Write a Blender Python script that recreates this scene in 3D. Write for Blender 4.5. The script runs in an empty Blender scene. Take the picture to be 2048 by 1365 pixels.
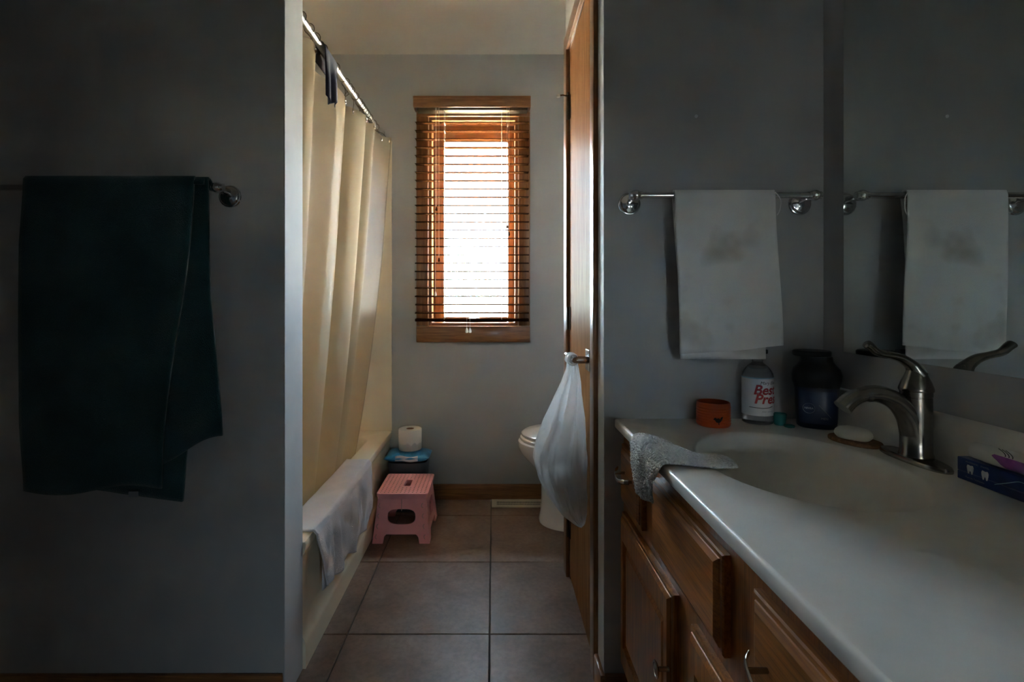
import bpy, bmesh, math, random
from mathutils import Vector, Matrix, noise

random.seed(7)
S = bpy.context.scene
C = S.collection
PI = math.pi

# ---------------------------------------------------------------- camera
F, VX, VY, H = 1030.0, 987.0, 602.0, 1.088      # focal length (px of a 2048 frame), horizon point, eye height
cam = bpy.data.cameras.new('camera')
cam.sensor_width = 36.0
cam.lens = 36.0 * F / 2048.0
cam.shift_x = (1024.0 - VX) / 2048.0
cam.shift_y = -(682.5 - VY) / 2048.0
cam.clip_start = 0.02
cam.dof.use_dof = True
cam.dof.focus_distance = 1.0
cam.dof.aperture_fstop = 8.0
camo = bpy.data.objects.new('camera', cam)
C.objects.link(camo)
camo.location = (0, 0, H)
camo.rotation_euler = (PI / 2, 0, 0)
S.camera = camo

# ---------------------------------------------------------------- world, light, exposure
SKY = 4.6                      # zenith radiance of the hazy sky, a third of it at the horizon
SUN = 33.0                     # hazy sun added to brighten the ground outside; it enters neither window
w = bpy.data.worlds.new('overcast_sky')
S.world = w
w.use_nodes = True
wn = w.node_tree
bg = wn.nodes['Background']
bg.inputs['Color'].default_value = (0.63, 0.82, 1.0, 1)
tcw = wn.nodes.new('ShaderNodeTexCoord')
sepw = wn.nodes.new('ShaderNodeSeparateXYZ')
wn.links.new(tcw.outputs['Generated'], sepw.inputs[0])
rgw = wn.nodes.new('ShaderNodeMapRange')         # overcast sky: L = Lz (1 + 2 sin elevation) / 3
rgw.inputs['To Min'].default_value = SKY / 3
rgw.inputs['To Max'].default_value = SKY
wn.links.new(sepw.outputs['Z'], rgw.inputs['Value'])
wn.links.new(rgw.outputs['Result'], bg.inputs['Strength'])
sunl = bpy.data.lights.new('sun', 'SUN')
sunl.energy = SUN
sunl.angle = math.radians(4)
sunl.color = (1.0, 0.95, 0.88)
suno = bpy.data.objects.new('sun', sunl)
C.objects.link(suno)
suno.rotation_euler = (0, math.radians(-42), 0)
S.view_settings.view_transform = 'Standard'
S.view_settings.look = 'None'
S.view_settings.gamma = 1.0
S.view_settings.use_curve_mapping = False
S.view_settings.exposure = 5.15
S.cycles.max_bounces = 16
S.cycles.diffuse_bounces = 8
S.cycles.glossy_bounces = 6
S.cycles.transmission_bounces = 8
S.cycles.transparent_max_bounces = 16


def portal(loc, rot, sx, sy):
    l = bpy.data.lights.new('window_portal', 'AREA')
    l.shape = 'RECTANGLE'
    l.size, l.size_y = sx, sy
    l.cycles.is_portal = True
    o = bpy.data.objects.new('window_portal', l)
    o.location, o.rotation_euler = loc, rot
    C.objects.link(o)


portal((-0.11, 3.0, 1.5), (-PI / 2, 0, 0), 0.56, 1.3)
W2 = (0.43, 0.68, 0.63, 0.97)    # opening of a window added to light the right wall: x0, x1, z0, z1
YW2 = -0.9
portal(((W2[0] + W2[1]) / 2, YW2 - 0.13, (W2[2] + W2[3]) / 2), (PI / 2, 0, 0), W2[1] - W2[0], W2[3] - W2[2])


def ppt(px, py, y):
    """point of the room seen at a pixel of the photograph when it stands at depth y"""
    return ((px - VX) / F * y, y, H - (py - VY) / F * y)


# ---------------------------------------------------------------- materials
MATS = {}


def new_mat(name):
    m = bpy.data.materials.new(name)
    m.use_nodes = True
    nt = m.node_tree
    b = nt.nodes['Principled BSDF']
    MATS[name] = m
    return m, nt, b


def coords(nt, scale=(1, 1, 1), rot=(0, 0, 0)):
    tc = nt.nodes.new('ShaderNodeTexCoord')
    mp = nt.nodes.new('ShaderNodeMapping')
    mp.inputs['Scale'].default_value = scale
    mp.inputs['Rotation'].default_value = rot
    nt.links.new(tc.outputs['Object'], mp.inputs['Vector'])
    return mp.outputs['Vector']


def ramp(nt, fac, stops):
    r = nt.nodes.new('ShaderNodeValToRGB')
    el = r.color_ramp.elements
    while len(el) < len(stops):
        el.new(0.5)
    for e, (p, c) in zip(el, stops):
        e.position = p
        e.color = (*c, 1)
    nt.links.new(fac, r.inputs['Fac'])
    return r.outputs['Color']


def noise_tex(nt, vec, scale, detail=4, rough=0.55, dist=0.0):
    n = nt.nodes.new('ShaderNodeTexNoise')
    n.inputs['Scale'].default_value = scale
    n.inputs['Detail'].default_value = detail
    n.inputs['Roughness'].default_value = rough
    n.inputs['Distortion'].default_value = dist
    nt.links.new(vec, n.inputs['Vector'])
    return n.outputs['Fac']


def bump(nt, b, height, strength, dist=0.002):
    bp = nt.nodes.new('ShaderNodeBump')
    bp.inputs['Strength'].default_value = strength
    bp.inputs['Distance'].default_value = dist
    nt.links.new(height, bp.inputs['Height'])
    nt.links.new(bp.outputs['Normal'], b.inputs['Normal'])


def plain(name, col, rough=0.5, metal=0.0, var=0.08, vscale=12.0, bmp=0.0, bscale=300.0, bdist=0.001, **kw):
    m, nt, b = new_mat(name)
    v = coords(nt)
    n = noise_tex(nt, v, vscale, 3)
    lo = tuple(c * (1 - var) for c in col)
    hi = tuple(min(1, c * (1 + var)) for c in col)
    nt.links.new(ramp(nt, n, [(0.3, lo), (0.7, hi)]), b.inputs['Base Color'])
    b.inputs['Roughness'].default_value = rough
    b.inputs['Metallic'].default_value = metal
    if bmp:
        bump(nt, b, noise_tex(nt, v, bscale, 2), bmp, bdist)
    for k, val in kw.items():
        b.inputs[k.replace('_', ' ')].default_value = val
    return m


def wood(name, dark, light, axis, rough=0.35, coat=0.0, scale=14.0, spec=0.5):
    m, nt, b = new_mat(name)
    sc = [scale * 3.2] * 3
    sc['XYZ'.index(axis)] = scale * 0.16
    v = coords(nt, tuple(sc))
    g = noise_tex(nt, v, 1.6, 6, 0.62, 0.4)
    col = ramp(nt, g, [(0.25, dark), (0.55, tuple((a + c) / 2 for a, c in zip(dark, light))), (0.75, light)])
    sc2 = [scale * 22] * 3
    sc2['XYZ'.index(axis)] = scale * 0.9
    v2 = coords(nt, tuple(sc2))
    p = noise_tex(nt, v2, 1.0, 3, 0.6)
    mix = nt.nodes.new('ShaderNodeMixRGB')
    mix.blend_type = 'MULTIPLY'
    mix.inputs['Fac'].default_value = 0.55
    nt.links.new(col, mix.inputs['Color1'])
    nt.links.new(ramp(nt, p, [(0.36, (0.35, 0.3, 0.26)), (0.52, (1, 1, 1))]), mix.inputs['Color2'])
    nt.links.new(mix.outputs['Color'], b.inputs['Base Color'])
    b.inputs['Roughness'].default_value = rough
    b.inputs['Coat Weight'].default_value = coat
    b.inputs['Coat Roughness'].default_value = 0.12
    b.inputs['Specular IOR Level'].default_value = spec
    bump(nt, b, p, 0.18, 0.0006)
    return m


def cloth_mat(name, col, var=0.1, bscale=900.0, bstr=0.6, bdist=0.002, waffle=None):
    m, nt, b = new_mat(name)
    v = coords(nt)
    n = noise_tex(nt, v, 9.0, 4)
    lo = tuple(c * (1 - var) for c in col)
    nt.links.new(ramp(nt, n, [(0.35, lo), (0.65, col)]), b.inputs['Base Color'])
    b.inputs['Roughness'].default_value = 0.95
    b.inputs['Specular IOR Level'].default_value = 0.1
    b.inputs['Sheen Weight'].default_value = 0.25
    if waffle:
        vo = nt.nodes.new('ShaderNodeTexVoronoi')
        vo.inputs['Scale'].default_value = waffle
        nt.links.new(v, vo.inputs['Vector'])
        inv = nt.nodes.new('ShaderNodeMath')
        inv.operation = 'SUBTRACT'
        inv.inputs[0].default_value = 1.0
        nt.links.new(vo.outputs['Distance'], inv.inputs[1])
        bump(nt, b, inv.outputs[0], bstr, bdist)
    else:
        bump(nt, b, noise_tex(nt, v, bscale, 2), bstr, bdist)
    return m


def sheer(name, col, diff, trans, clear, gloss=0.04, crinkle=0.0):
    """thin plastic film: scatters, lets light through and is a little see-through"""
    m = bpy.data.materials.new(name)
    m.use_nodes = True
    MATS[name] = m
    nt = m.node_tree
    nt.nodes.clear()
    out = nt.nodes.new('ShaderNodeOutputMaterial')
    d = nt.nodes.new('ShaderNodeBsdfDiffuse')
    t = nt.nodes.new('ShaderNodeBsdfTranslucent')
    c = nt.nodes.new('ShaderNodeBsdfTransparent')
    g = nt.nodes.new('ShaderNodeBsdfGlossy')
    g.inputs['Roughness'].default_value = 0.25
    v = coords(nt)
    colr = ramp(nt, noise_tex(nt, v, 6, 3), [(0.3, tuple(x * 0.94 for x in col)), (0.7, col)])
    for n in (d, t):
        nt.links.new(colr, n.inputs['Color'])
    if crinkle:
        v2 = coords(nt, (1, 1, 0.28))
        bp = nt.nodes.new('ShaderNodeBump')
        bp.inputs['Strength'].default_value = crinkle
        bp.inputs['Distance'].default_value = 0.012
        nt.links.new(noise_tex(nt, v2, 26, 2, 0.5, 0.3), bp.inputs['Height'])
        for n in (d, t, g):
            nt.links.new(bp.outputs['Normal'], n.inputs['Normal'])
    m1 = nt.nodes.new('ShaderNodeMixShader')
    m1.inputs[0].default_value = trans / (diff + trans)
    nt.links.new(d.outputs[0], m1.inputs[1])
    nt.links.new(t.outputs[0], m1.inputs[2])
    m2 = nt.nodes.new('ShaderNodeMixShader')
    m2.inputs[0].default_value = clear
    nt.links.new(m1.outputs[0], m2.inputs[1])
    nt.links.new(c.outputs[0], m2.inputs[2])
    m3 = nt.nodes.new('ShaderNodeMixShader')
    m3.inputs[0].default_value = gloss
    nt.links.new(m2.outputs[0], m3.inputs[1])
    nt.links.new(g.outputs[0], m3.inputs[2])
    nt.links.new(m3.outputs[0], out.inputs['Surface'])
    return m


def pane_mat(name, tint=(0.97, 0.99, 0.98), gloss=0.08, rough=0.0):
    m = bpy.data.materials.new(name)
    m.use_nodes = True
    MATS[name] = m
    nt = m.node_tree
    nt.nodes.clear()
    out = nt.nodes.new('ShaderNodeOutputMaterial')
    c = nt.nodes.new('ShaderNodeBsdfTransparent')
    c.inputs['Color'].default_value = (*tint, 1)
    g = nt.nodes.new('ShaderNodeBsdfGlossy')
    g.inputs['Roughness'].default_value = rough
    mx = nt.nodes.new('ShaderNodeMixShader')
    mx.inputs[0].default_value = gloss
    nt.links.new(c.outputs[0], mx.inputs[1])
    nt.links.new(g.outputs[0], mx.inputs[2])
    nt.links.new(mx.outputs[0], out.inputs['Surface'])
    return m


WALL = (0.455, 0.450, 0.445)
plain('wall_paint', WALL, 0.75, var=0.03, vscale=3, bmp=0.35, bscale=260, bdist=0.0008, Specular_IOR_Level=0.25)
plain('ceiling_paint', (0.76, 0.72, 0.66), 0.9, var=0.03, vscale=3, bmp=0.5, bscale=160, bdist=0.0015, Specular_IOR_Level=0.1)
plain('gloss_trim_paint', (0.58, 0.58, 0.59), 0.48, var=0.05, vscale=8, bmp=0.25, bscale=90, bdist=0.001, Specular_IOR_Level=0.016)
plain('grout', (0.10, 0.085, 0.075), 0.9, var=0.15)
wood('trim_oak', (0.17, 0.065, 0.022), (0.42, 0.19, 0.07), 'Z', 0.3, 0.15)
wood('trim_oak_x', (0.17, 0.065, 0.022), (0.42, 0.19, 0.07), 'X', 0.3, 0.15)
wood('trim_oak_y', (0.17, 0.065, 0.022), (0.42, 0.19, 0.07), 'Y', 0.3, 0.15)
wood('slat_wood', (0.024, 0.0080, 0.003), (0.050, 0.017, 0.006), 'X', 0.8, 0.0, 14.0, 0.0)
wood('door_oak', (0.24, 0.105, 0.04), (0.42, 0.21, 0.09), 'Z', 0.42, 0.0, 9.0, 0.005)
wood('cabinet_oak_y', (0.23, 0.072, 0.010), (0.55, 0.20, 0.040), 'Y', 0.36, 0.1, 12.0)
wood('cabinet_oak_z', (0.23, 0.072, 0.010), (0.55, 0.20, 0.040), 'Z', 0.36, 0.1, 12.0)
plain('tub_acrylic', (0.86, 0.755, 0.575), 0.45, var=0.03, vscale=4)
plain('counter_marble', (0.80, 0.775, 0.72), 0.32, var=0.035, vscale=18)
plain('porcelain', (0.80, 0.80, 0.80), 0.12, var=0.02)
plain('chrome', (0.70, 0.71, 0.72), 0.12, 1.0, var=0.02)
plain('brushed_nickel', (0.33, 0.31, 0.28), 0.22, 1.0, var=0.08, vscale=60, bmp=0.1, bscale=900, bdist=0.0003)
plain('rod_metal', (0.42, 0.42, 0.41), 0.38, 1.0, var=0.05)
plain('hinge_brass', (0.12, 0.09, 0.06), 0.4, 1.0, var=0.15, vscale=80)
plain('mirror_silver', (0.80, 0.85, 0.83), 0.004, 1.0, var=0.0)
plain('pink_plastic', (0.84, 0.36, 0.38), 0.45, var=0.05)
plain('stool_rubber', (0.50, 0.30, 0.28), 0.6, var=0.1, vscale=150)
plain('dark_bin_plastic', (0.07, 0.075, 0.09), 0.45, var=0.1)
plain('vent_enamel', (0.72, 0.64, 0.52), 0.4, var=0.05)
plain('shadow_black', (0.012, 0.012, 0.012), 0.7, var=0.1)
plain('black_plastic', (0.014, 0.014, 0.016), 0.35, var=0.1)
plain('navy_plastic', (0.012, 0.018, 0.05), 0.3, var=0.15)
plain('navy_label', (0.015, 0.028, 0.085), 0.3, var=0.1)
plain('print_white', (0.75, 0.76, 0.78), 0.5, var=0.02)
plain('print_grey', (0.30, 0.32, 0.36), 0.5, var=0.02)
plain('label_white', (0.72, 0.73, 0.74), 0.5, var=0.04, vscale=40)
plain('print_red', (0.42, 0.02, 0.03), 0.5, var=0.05)
plain('print_black', (0.02, 0.02, 0.025), 0.5, var=0.05)
plain('label_blue', (0.30, 0.50, 0.62), 0.5, var=0.1)
plain('orange_plastic', (0.66, 0.085, 0.012), 0.3, var=0.06, Transmission_Weight=0.25)
plain('teal_plastic', (0.05, 0.36, 0.34), 0.25, var=0.1, Transmission_Weight=0.35)
plain('soap_white', (0.80, 0.77, 0.68), 0.4, var=0.04)
plain('cork_wood', (0.26, 0.12, 0.055), 0.8, var=0.35, vscale=160, bmp=0.5, bscale=250)
plain('box_blue', (0.010, 0.035, 0.16), 0.3, var=0.4, vscale=22)
plain('box_purple', (0.16, 0.05, 0.26), 0.3, var=0.2)
plain('tube_white', (0.74, 0.73, 0.70), 0.35, var=0.03)
plain('tube_purple', (0.22, 0.05, 0.30), 0.35, var=0.25, vscale=50)
plain('paper_white', (0.80, 0.78, 0.74), 0.95, var=0.03, bmp=0.4, bscale=400)
plain('wipes_blue', (0.05, 0.30, 0.58), 0.3, var=0.3, vscale=30)
plain('wipes_white', (0.72, 0.76, 0.80), 0.3, var=0.05)
plain('bottle_clear', (0.80, 0.83, 0.84), 0.08, var=0.03, Transmission_Weight=0.9)
plain('tan_ground', (0.46, 0.40, 0.31), 0.95, var=0.3, vscale=2)  # warm tan, so the sunlit ground bounces warm light to the ceiling
plain('soffit_paint', (0.70, 0.58, 0.54), 0.8, var=0.04)
plain('leaf', (0.34, 0.42, 0.36), 0.7, var=0.25, vscale=5)
plain('bark', (0.22, 0.17, 0.13), 0.9, var=0.25, vscale=20)
plain('screen_wall_blue', (0.46, 0.60, 0.80), 0.8, var=0.04)  # bluish, to tint the light bounced through the rear window
plain('rubber_white', (0.70, 0.70, 0.68), 0.5, var=0.03)
cloth_mat('towel_teal', (0.022, 0.078, 0.088), 0.25, 500, 0.8, 0.003)
cloth_mat('towel_lavender', (0.82, 0.77, 0.79), 0.12, 420, 0.9, 0.004)
cloth_mat('cloth_grey', (0.80, 0.80, 0.81), 0.15, bstr=1.0, bdist=0.006, waffle=230)
cloth_mat('cloth_navy', (0.018, 0.018, 0.045), 0.2, 700, 0.6, 0.002)
cloth_mat('bag_contents_dark', (0.16, 0.155, 0.15), 0.4)
cloth_mat('bag_contents_light', (0.62, 0.62, 0.60), 0.2)
sheer('curtain_vinyl', (0.61, 0.515, 0.385), 0.25, 0.75, 0.30, 0.012)
sheer('bag_film', (0.97, 0.975, 0.98), 0.32, 0.68, 0.14, 0.06, 1.0)
pane_mat('window_glass')
pane_mat('clear_wrap', (0.9, 0.93, 0.95), 0.15, 0.1)

# white hand towel with faint brown stains
m, nt, b = new_mat('towel_white')
v = coords(nt)
n1 = noise_tex(nt, v, 5.5, 3, 0.5)
nt.links.new(ramp(nt, n1, [(0.30, (0.40, 0.35, 0.30)), (0.46, (0.74, 0.72, 0.70)), (0.7, (0.78, 0.77, 0.76))]), b.inputs['Base Color'])
b.inputs['Roughness'].default_value = 0.95
b.inputs['Specular IOR Level'].default_value = 0.1
bump(nt, b, noise_tex(nt, v, 700, 2), 0.6, 0.0015)

# slate look floor tile
m, nt, b = new_mat('floor_tile')
oi = nt.nodes.new('ShaderNodeObjectInfo')
tc = nt.nodes.new('ShaderNodeTexCoord')
ad = nt.nodes.new('ShaderNodeVectorMath')
ad.operation = 'ADD'
sc_ = nt.nodes.new('ShaderNodeVectorMath')
sc_.operation = 'SCALE'
sc_.inputs['Scale'].default_value = 37.0
cmb = nt.nodes.new('ShaderNodeCombineXYZ')
for i in range(3):
    nt.links.new(oi.outputs['Random'], cmb.inputs[i])
nt.links.new(cmb.outputs[0], sc_.inputs[0])
nt.links.new(tc.outputs['Object'], ad.inputs[0])
nt.links.new(sc_.outputs[0], ad.inputs[1])
v = ad.outputs[0]
n1 = noise_tex(nt, v, 7, 8, 0.65, 0.3)
n2 = noise_tex(nt, v, 60, 4, 0.6)
c1 = ramp(nt, n1, [(0.28, (0.150, 0.085, 0.055)), (0.5, (0.225, 0.140, 0.098)), (0.72, (0.30, 0.205, 0.155))])
mx = nt.nodes.new('ShaderNodeMixRGB')
mx.blend_type = 'MULTIPLY'
mx.inputs['Fac'].default_value = 0.5
nt.links.new(c1, mx.inputs['Color1'])
nt.links.new(ramp(nt, n2, [(0.35, (0.55, 0.5, 0.48)), (0.6, (1, 1, 1))]), mx.inputs['Color2'])
nt.links.new(mx.outputs[0], b.inputs['Base Color'])
b.inputs['Roughness'].default_value = 0.40
b.inputs['Specular IOR Level'].default_value = 0.8
bump(nt, b, n1, 0.25, 0.004)

# ---------------------------------------------------------------- mesh helpers
ORG = {}


class MB:
    def __init__(self):
        self.v, self.f = [], []

    def add(self, verts, faces):
        o = len(self.v)
        self.v += [tuple(p) for p in verts]
        self.f += [tuple(i + o for i in f) for f in faces]
        return self

    def box(self, x0, x1, y0, y1, z0, z1, bev=0.0, seg=2):
        if bev <= 0:
            vs = [(x, y, z) for x in (x0, x1) for y in (y0, y1) for z in (z0, z1)]
            fs = [(0, 1, 3, 2), (4, 6, 7, 5), (0, 4, 5, 1), (2, 3, 7, 6), (0, 2, 6, 4), (1, 5, 7, 3)]
            return self.add(vs, fs)
        bm = bmesh.new()
        bmesh.ops.create_cube(bm, size=1.0)
        for p in bm.verts:
            p.co = ((x0 + x1) / 2 + p.co.x * (x1 - x0), (y0 + y1) / 2 + p.co.y * (y1 - y0), (z0 + z1) / 2 + p.co.z * (z1 - z0))
        bmesh.ops.bevel(bm, geom=bm.edges[:], offset=bev, segments=seg, affect='EDGES', profile=0.5)
        bm.verts.index_update()
        self.add([tuple(p.co) for p in bm.verts], [tuple(q.index for q in f.verts) for f in bm.faces])
        bm.free()
        return self

    def lathe(self, prof, centre, axis='Z', n=32, cap=True, sx=1.0, sy=1.0):
        """prof: (radius, height) pairs along the axis from centre"""
        vs, fs = [], []
        for r, h in prof:
            for i in range(n):
                a = 2 * PI * i / n
                p = (r * math.cos(a) * sx, r * math.sin(a) * sy, h)
                if axis == 'Y':
                    p = (p[0], p[2], p[1])
                elif axis == 'X':
                    p = (p[2], p[0], p[1])
                vs.append((p[0] + centre[0], p[1] + centre[1], p[2] + centre[2]))
        k = len(prof)
        for j in range(k - 1):
            for i in range(n):
                a, b_ = j * n + i, j * n + (i + 1) % n
                fs.append((a, b_, b_ + n, a + n))
        if cap:
            fs.append(tuple(range(n))[::-1])
            fs.append(tuple((k - 1) * n + i for i in range(n)))
        return self.add(vs, fs)

    def rings(self, rings, cap=True, closed=True):
        n = len(rings[0])
        vs = [p for r in rings for p in r]
        fs = []
        for j in range(len(rings) - 1):
            for i in range(n if closed else n - 1):
                a, b_ = j * n + i, j * n + (i + 1) % n
                fs.append((a, b_, b_ + n, a + n))
        if cap:
            fs.append(tuple(range(n))[::-1])
            fs.append(tuple((len(rings) - 1) * n + i for i in range(n)))
        return self.add(vs, fs)

    def tube(self, pts, rad, n=12, cap=True, flat=1.0, up=None, loop=False):
        """sweep an (elliptic) section along pts; rad is a number or a list; flat scales the section along 'up'"""
        pts = [Vector(p) for p in pts]
        if not isinstance(rad, (list, tuple)):
            rad = [rad] * len(pts)
        rr = []
        ref = Vector(up) if up else None
        for i, p in enumerate(pts):
            if loop:
                t = (pts[(i + 1) % len(pts)] - pts[i - 1]).normalized()
            else:
                t = (pts[min(i + 1, len(pts) - 1)] - pts[max(i - 1, 0)]).normalized()
            if ref is None:
                ref = Vector((0, 0, 1)) if abs(t.z) < 0.9 else Vector((1, 0, 0))
            a = (ref - t * ref.dot(t))
            if a.length < 1e-5:
                a = t.orthogonal()
            a.normalize()
            b_ = t.cross(a)
            if not up:
                ref = a
            rr.append([tuple(p + (a * math.cos(2 * PI * k / n) * flat + b_ * math.sin(2 * PI * k / n)) * rad[i]) for k in range(n)])
        if loop:
            rr.append(rr[0])
            return self.rings(rr, cap=False)
        return self.rings(rr, cap=cap)

    def grid(self, fn, nu, nv):
        vs = [fn(i / nu, j / nv) for j in range(nv + 1) for i in range(nu + 1)]
        fs = []
        for j in range(nv):
            for i in range(nu):
                a = j * (nu + 1) + i
                fs.append((a, a + 1, a + nu + 2, a + nu + 1))
        return self.add(vs, fs)

    def plate(self, loops, thick, mat4):
        """flat plate with holes: loops of 2D points (first is the outline), thickness, placed by a 4x4 matrix"""
        cu = bpy.data.curves.new('tmp', 'CURVE')
        cu.dimensions = '2D'
        cu.fill_mode = 'BOTH'
        cu.extrude = thick / 2
        for lp in loops:
            sp = cu.splines.new('POLY')
            sp.points.add(len(lp) - 1)
            for q, p in zip(sp.points, lp):
                q.co = (p[0], p[1], 0, 1)
            sp.use_cyclic_u = True
        ob = bpy.data.objects.new('tmp', cu)
        me = ob.to_mesh()
        self.add([tuple(mat4 @ p.co) for p in me.vertices], [tuple(f.vertices) for f in me.polygons])
        ob.to_mesh_clear()
        bpy.data.objects.remove(ob)
        bpy.data.curves.remove(cu)
        return self

    def mesh(self, name, mat, off=(0, 0, 0), angle=35, smooth=True):
        me = bpy.data.meshes.new(name)
        me.from_pydata([(x - off[0], y - off[1], z - off[2]) for x, y, z in self.v], [], self.f)
        me.validate()
        bm = bmesh.new()
        bm.from_mesh(me)
        bmesh.ops.remove_doubles(bm, verts=bm.verts[:], dist=1e-6)
        bmesh.ops.recalc_face_normals(bm, faces=bm.faces[:])
        bm.to_mesh(me)
        bm.free()
        if smooth:
            me.shade_smooth()
            me.set_sharp_from_angle(angle=math.radians(angle))
        me.materials.append(MATS[mat])
        return me


def link(name, me, parent=None, loc=(0, 0, 0), rot=(0, 0, 0)):
    o = bpy.data.objects.new(name, me)
    C.objects.link(o)
    o.parent = parent
    o.location, o.rotation_euler = loc, rot
    return o


def root_of(o):
    while o.parent:
        o = o.parent
    return o


def obj(name, mb, mat, parent=None, angle=35, smooth=True, solid=0.0, sub=0, origin=None, soff=0.0):
    """a mesh object from world coordinates; a child keeps the origin of its root"""
    if parent:
        off = ORG[root_of(parent).name]
    else:
        off = origin or (0, 0, 0)
    o = link(name, mb.mesh(name, mat, off, angle, smooth), parent, (0, 0, 0) if parent else off)
    if not parent:
        ORG[o.name] = off
    if solid:
        md = o.modifiers.new('thickness', 'SOLIDIFY')
        md.thickness = solid
        md.offset = soff
    if sub:
        md = o.modifiers.new('smooth', 'SUBSURF')
        md.levels = md.render_levels = sub
    return o


def tag(o, label, cat, group=None):
    o['label'], o['category'] = label, cat
    if group:
        o['group'] = group
    return o


def thing(name, label, cat, loc, group=None):
    o = link(name, None, None, loc)
    o.empty_display_size = 0.05
    ORG[o.name] = tuple(loc)
    return tag(o, label, cat, group)


def struct(o, label=None):
    o['kind'] = 'structure'
    if label:
        o['label'] = label
    return o


def catmull(pts, n):
    pts = [Vector(p) for p in pts]
    out = []
    for i in range(len(pts) - 1):
        p0, p1, p2, p3 = pts[max(i - 1, 0)], pts[i], pts[i + 1], pts[min(i + 2, len(pts) - 1)]
        for k in range(n):
            t = k / n
            out.append(0.5 * ((2 * p1) + (p2 - p0) * t + (2 * p0 - 5 * p1 + 4 * p2 - p3) * t * t + (3 * p1 - p0 - 3 * p2 + p3) * t ** 3))
    out.append(pts[-1])
    return out


def lerp(a, b_, t):
    return a + (b_ - a) * t


def sstep(a, b_, x):
    t = max(0.0, min(1.0, (x - a) / (b_ - a)))
    return t * t * (3 - 2 * t)


def interp(tab, x):
    if x <= tab[0][0]:
        return tab[0][1]
    for (x0, y0), (x1, y1) in zip(tab, tab[1:]):
        if x <= x1:
            return lerp(y0, y1, (x - x0) / (x1 - x0))
    return tab[-1][1]


def text_verts(body, size, shear=0.0, align='LEFT', extrude=0.0, bold=0.0):
    cu = bpy.data.curves.new('tmp', 'FONT')
    cu.body, cu.size, cu.shear, cu.align_x, cu.extrude = body, size, shear, align, extrude
    cu.resolution_u = 3
    cu.offset = bold
    ob = bpy.data.objects.new('tmp', cu)
    me = ob.to_mesh()
    vs = [p.co.copy() for p in me.vertices]
    fs = [tuple(f.vertices) for f in me.polygons]
    ob.to_mesh_clear()
    bpy.data.objects.remove(ob)
    bpy.data.curves.remove(cu)
    return vs, fs


def superellipse(cx, cy, rx, ry, z, n=40, e=2.0):
    out = []
    for i in range(n):
        a = 2 * PI * i / n
        c, s = math.cos(a), math.sin(a)
        out.append((cx + rx * math.copysign(abs(c) ** (2 / e), c), cy + ry * math.copysign(abs(s) ** (2 / e), s), z))
    return out


def nz(x, y, z, s=1.0):
    return noise.noise(Vector((x * s, y * s, z * s)))


# ---------------------------------------------------------------- measured planes of the place
YW, YWB = 1.389, 1.520          # dividing wall, near and far face
XL, XR = -0.566, 0.2994         # ends of the dividing wall left and right of the opening
XM = 0.890                      # vanity side wall
YB, YBO = 2.824, 2.985          # back wall inside and outside
CEIL = 2.44
XTUBW = -1.330                  # wall behind the tub
XRL = -1.80                     # far left wall of the vanity room
YN = -4.2                       # far wall of the deep unseen space added to soak up bounce
XSB = 0.27                      # left face of unseen walls added to shape the second window's light
YCL = 2.14                      # back of the linen closet
# ================================================================ the setting
floor_b = struct(obj('floor', MB().box(XRL - 0.1, XM + 0.1, YN - 0.1, YBO, -0.12, -0.0065), 'grout'))
TX, TY, TP = -0.0125, 1.680, 0.4645
tile_cache = {}
gx = [TX + TP * k for k in range(-5, 4)]
gy = [TY + TP * k for k in range(-13, 4)]
for i in range(len(gx) - 1):
    for j in range(len(gy) - 1):
        x0, x1 = max(gx[i], XRL) + 0.0022, min(gx[i + 1], XM) - 0.0022
        y0, y1 = max(gy[j], YN) + 0.0022, min(gy[j + 1], YB) - 0.0022
        if x1 - x0 < 0.02 or y1 - y0 < 0.02:
            continue
        key = (round(x1 - x0, 3), round(y1 - y0, 3))
        if key not in tile_cache:
            a, b_ = (x1 - x0) / 2, (y1 - y0) / 2
            tile_cache[key] = MB().box(-a, a, -b_, b_, -0.009, 0, 0.0015, 1).mesh('tile', 'floor_tile')
        t = link('tile', tile_cache[key], floor_b, ((x0 + x1) / 2, (y0 + y1) / 2, random.uniform(-0.0004, 0.0004)))

struct(obj('ceiling', MB().box(XRL - 0.12, XM + 0.12, YN - 0.12, YBO, CEIL, CEIL + 0.1), 'ceiling_paint'))
struct(obj('wall_front_left', MB().box(XRL - 0.1, XL, YW, YWB, 0, CEIL), 'wall_paint'))
struct(obj('wall_front_right', MB().box(XR, XM + 0.12, YW, YWB - 0.03, 0, CEIL), 'wall_paint'))
struct(obj('wall_right', MB().box(XM, XM + 0.12, YW2, YBO, 0, CEIL), 'wall_paint'))
struct(obj('wall_left', MB().box(XRL - 0.12, XRL, YN, YBO, 0, CEIL), 'wall_paint'))
rw_ = MB().box(XSB, W2[0], YW2 - 0.12, YW2, 0, CEIL).box(W2[1], XM + 0.12, YW2 - 0.12, YW2, 0, CEIL)
rw_.box(W2[0], W2[1], YW2 - 0.12, YW2, 0, W2[2]).box(W2[0], W2[1], YW2 - 0.12, YW2, W2[3], CEIL)
rw_.box(XSB, XSB + 0.12, YW2, -0.66, 0, CEIL).box(XSB, XSB + 0.12, YN, YW2 - 0.12, 0, CEIL).box(XRL - 0.1, XSB + 0.12, YN - 0.12, YN, 0, CEIL)  # first box: stub added to block the rear window's light from the left wall
struct(obj('wall_rear', rw_, 'wall_paint'))
struct(obj('wall_tub', MB().box(XTUBW - 0.1, XTUBW, YWB, YB + 0.01, 0, CEIL), 'wall_paint'))
struct(obj('added_header', MB().box(XL, XR, YW, YWB - 0.03, 2.06, CEIL), 'wall_paint'))  # unseen header, added to keep ceiling bounce out of the vanity room
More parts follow.
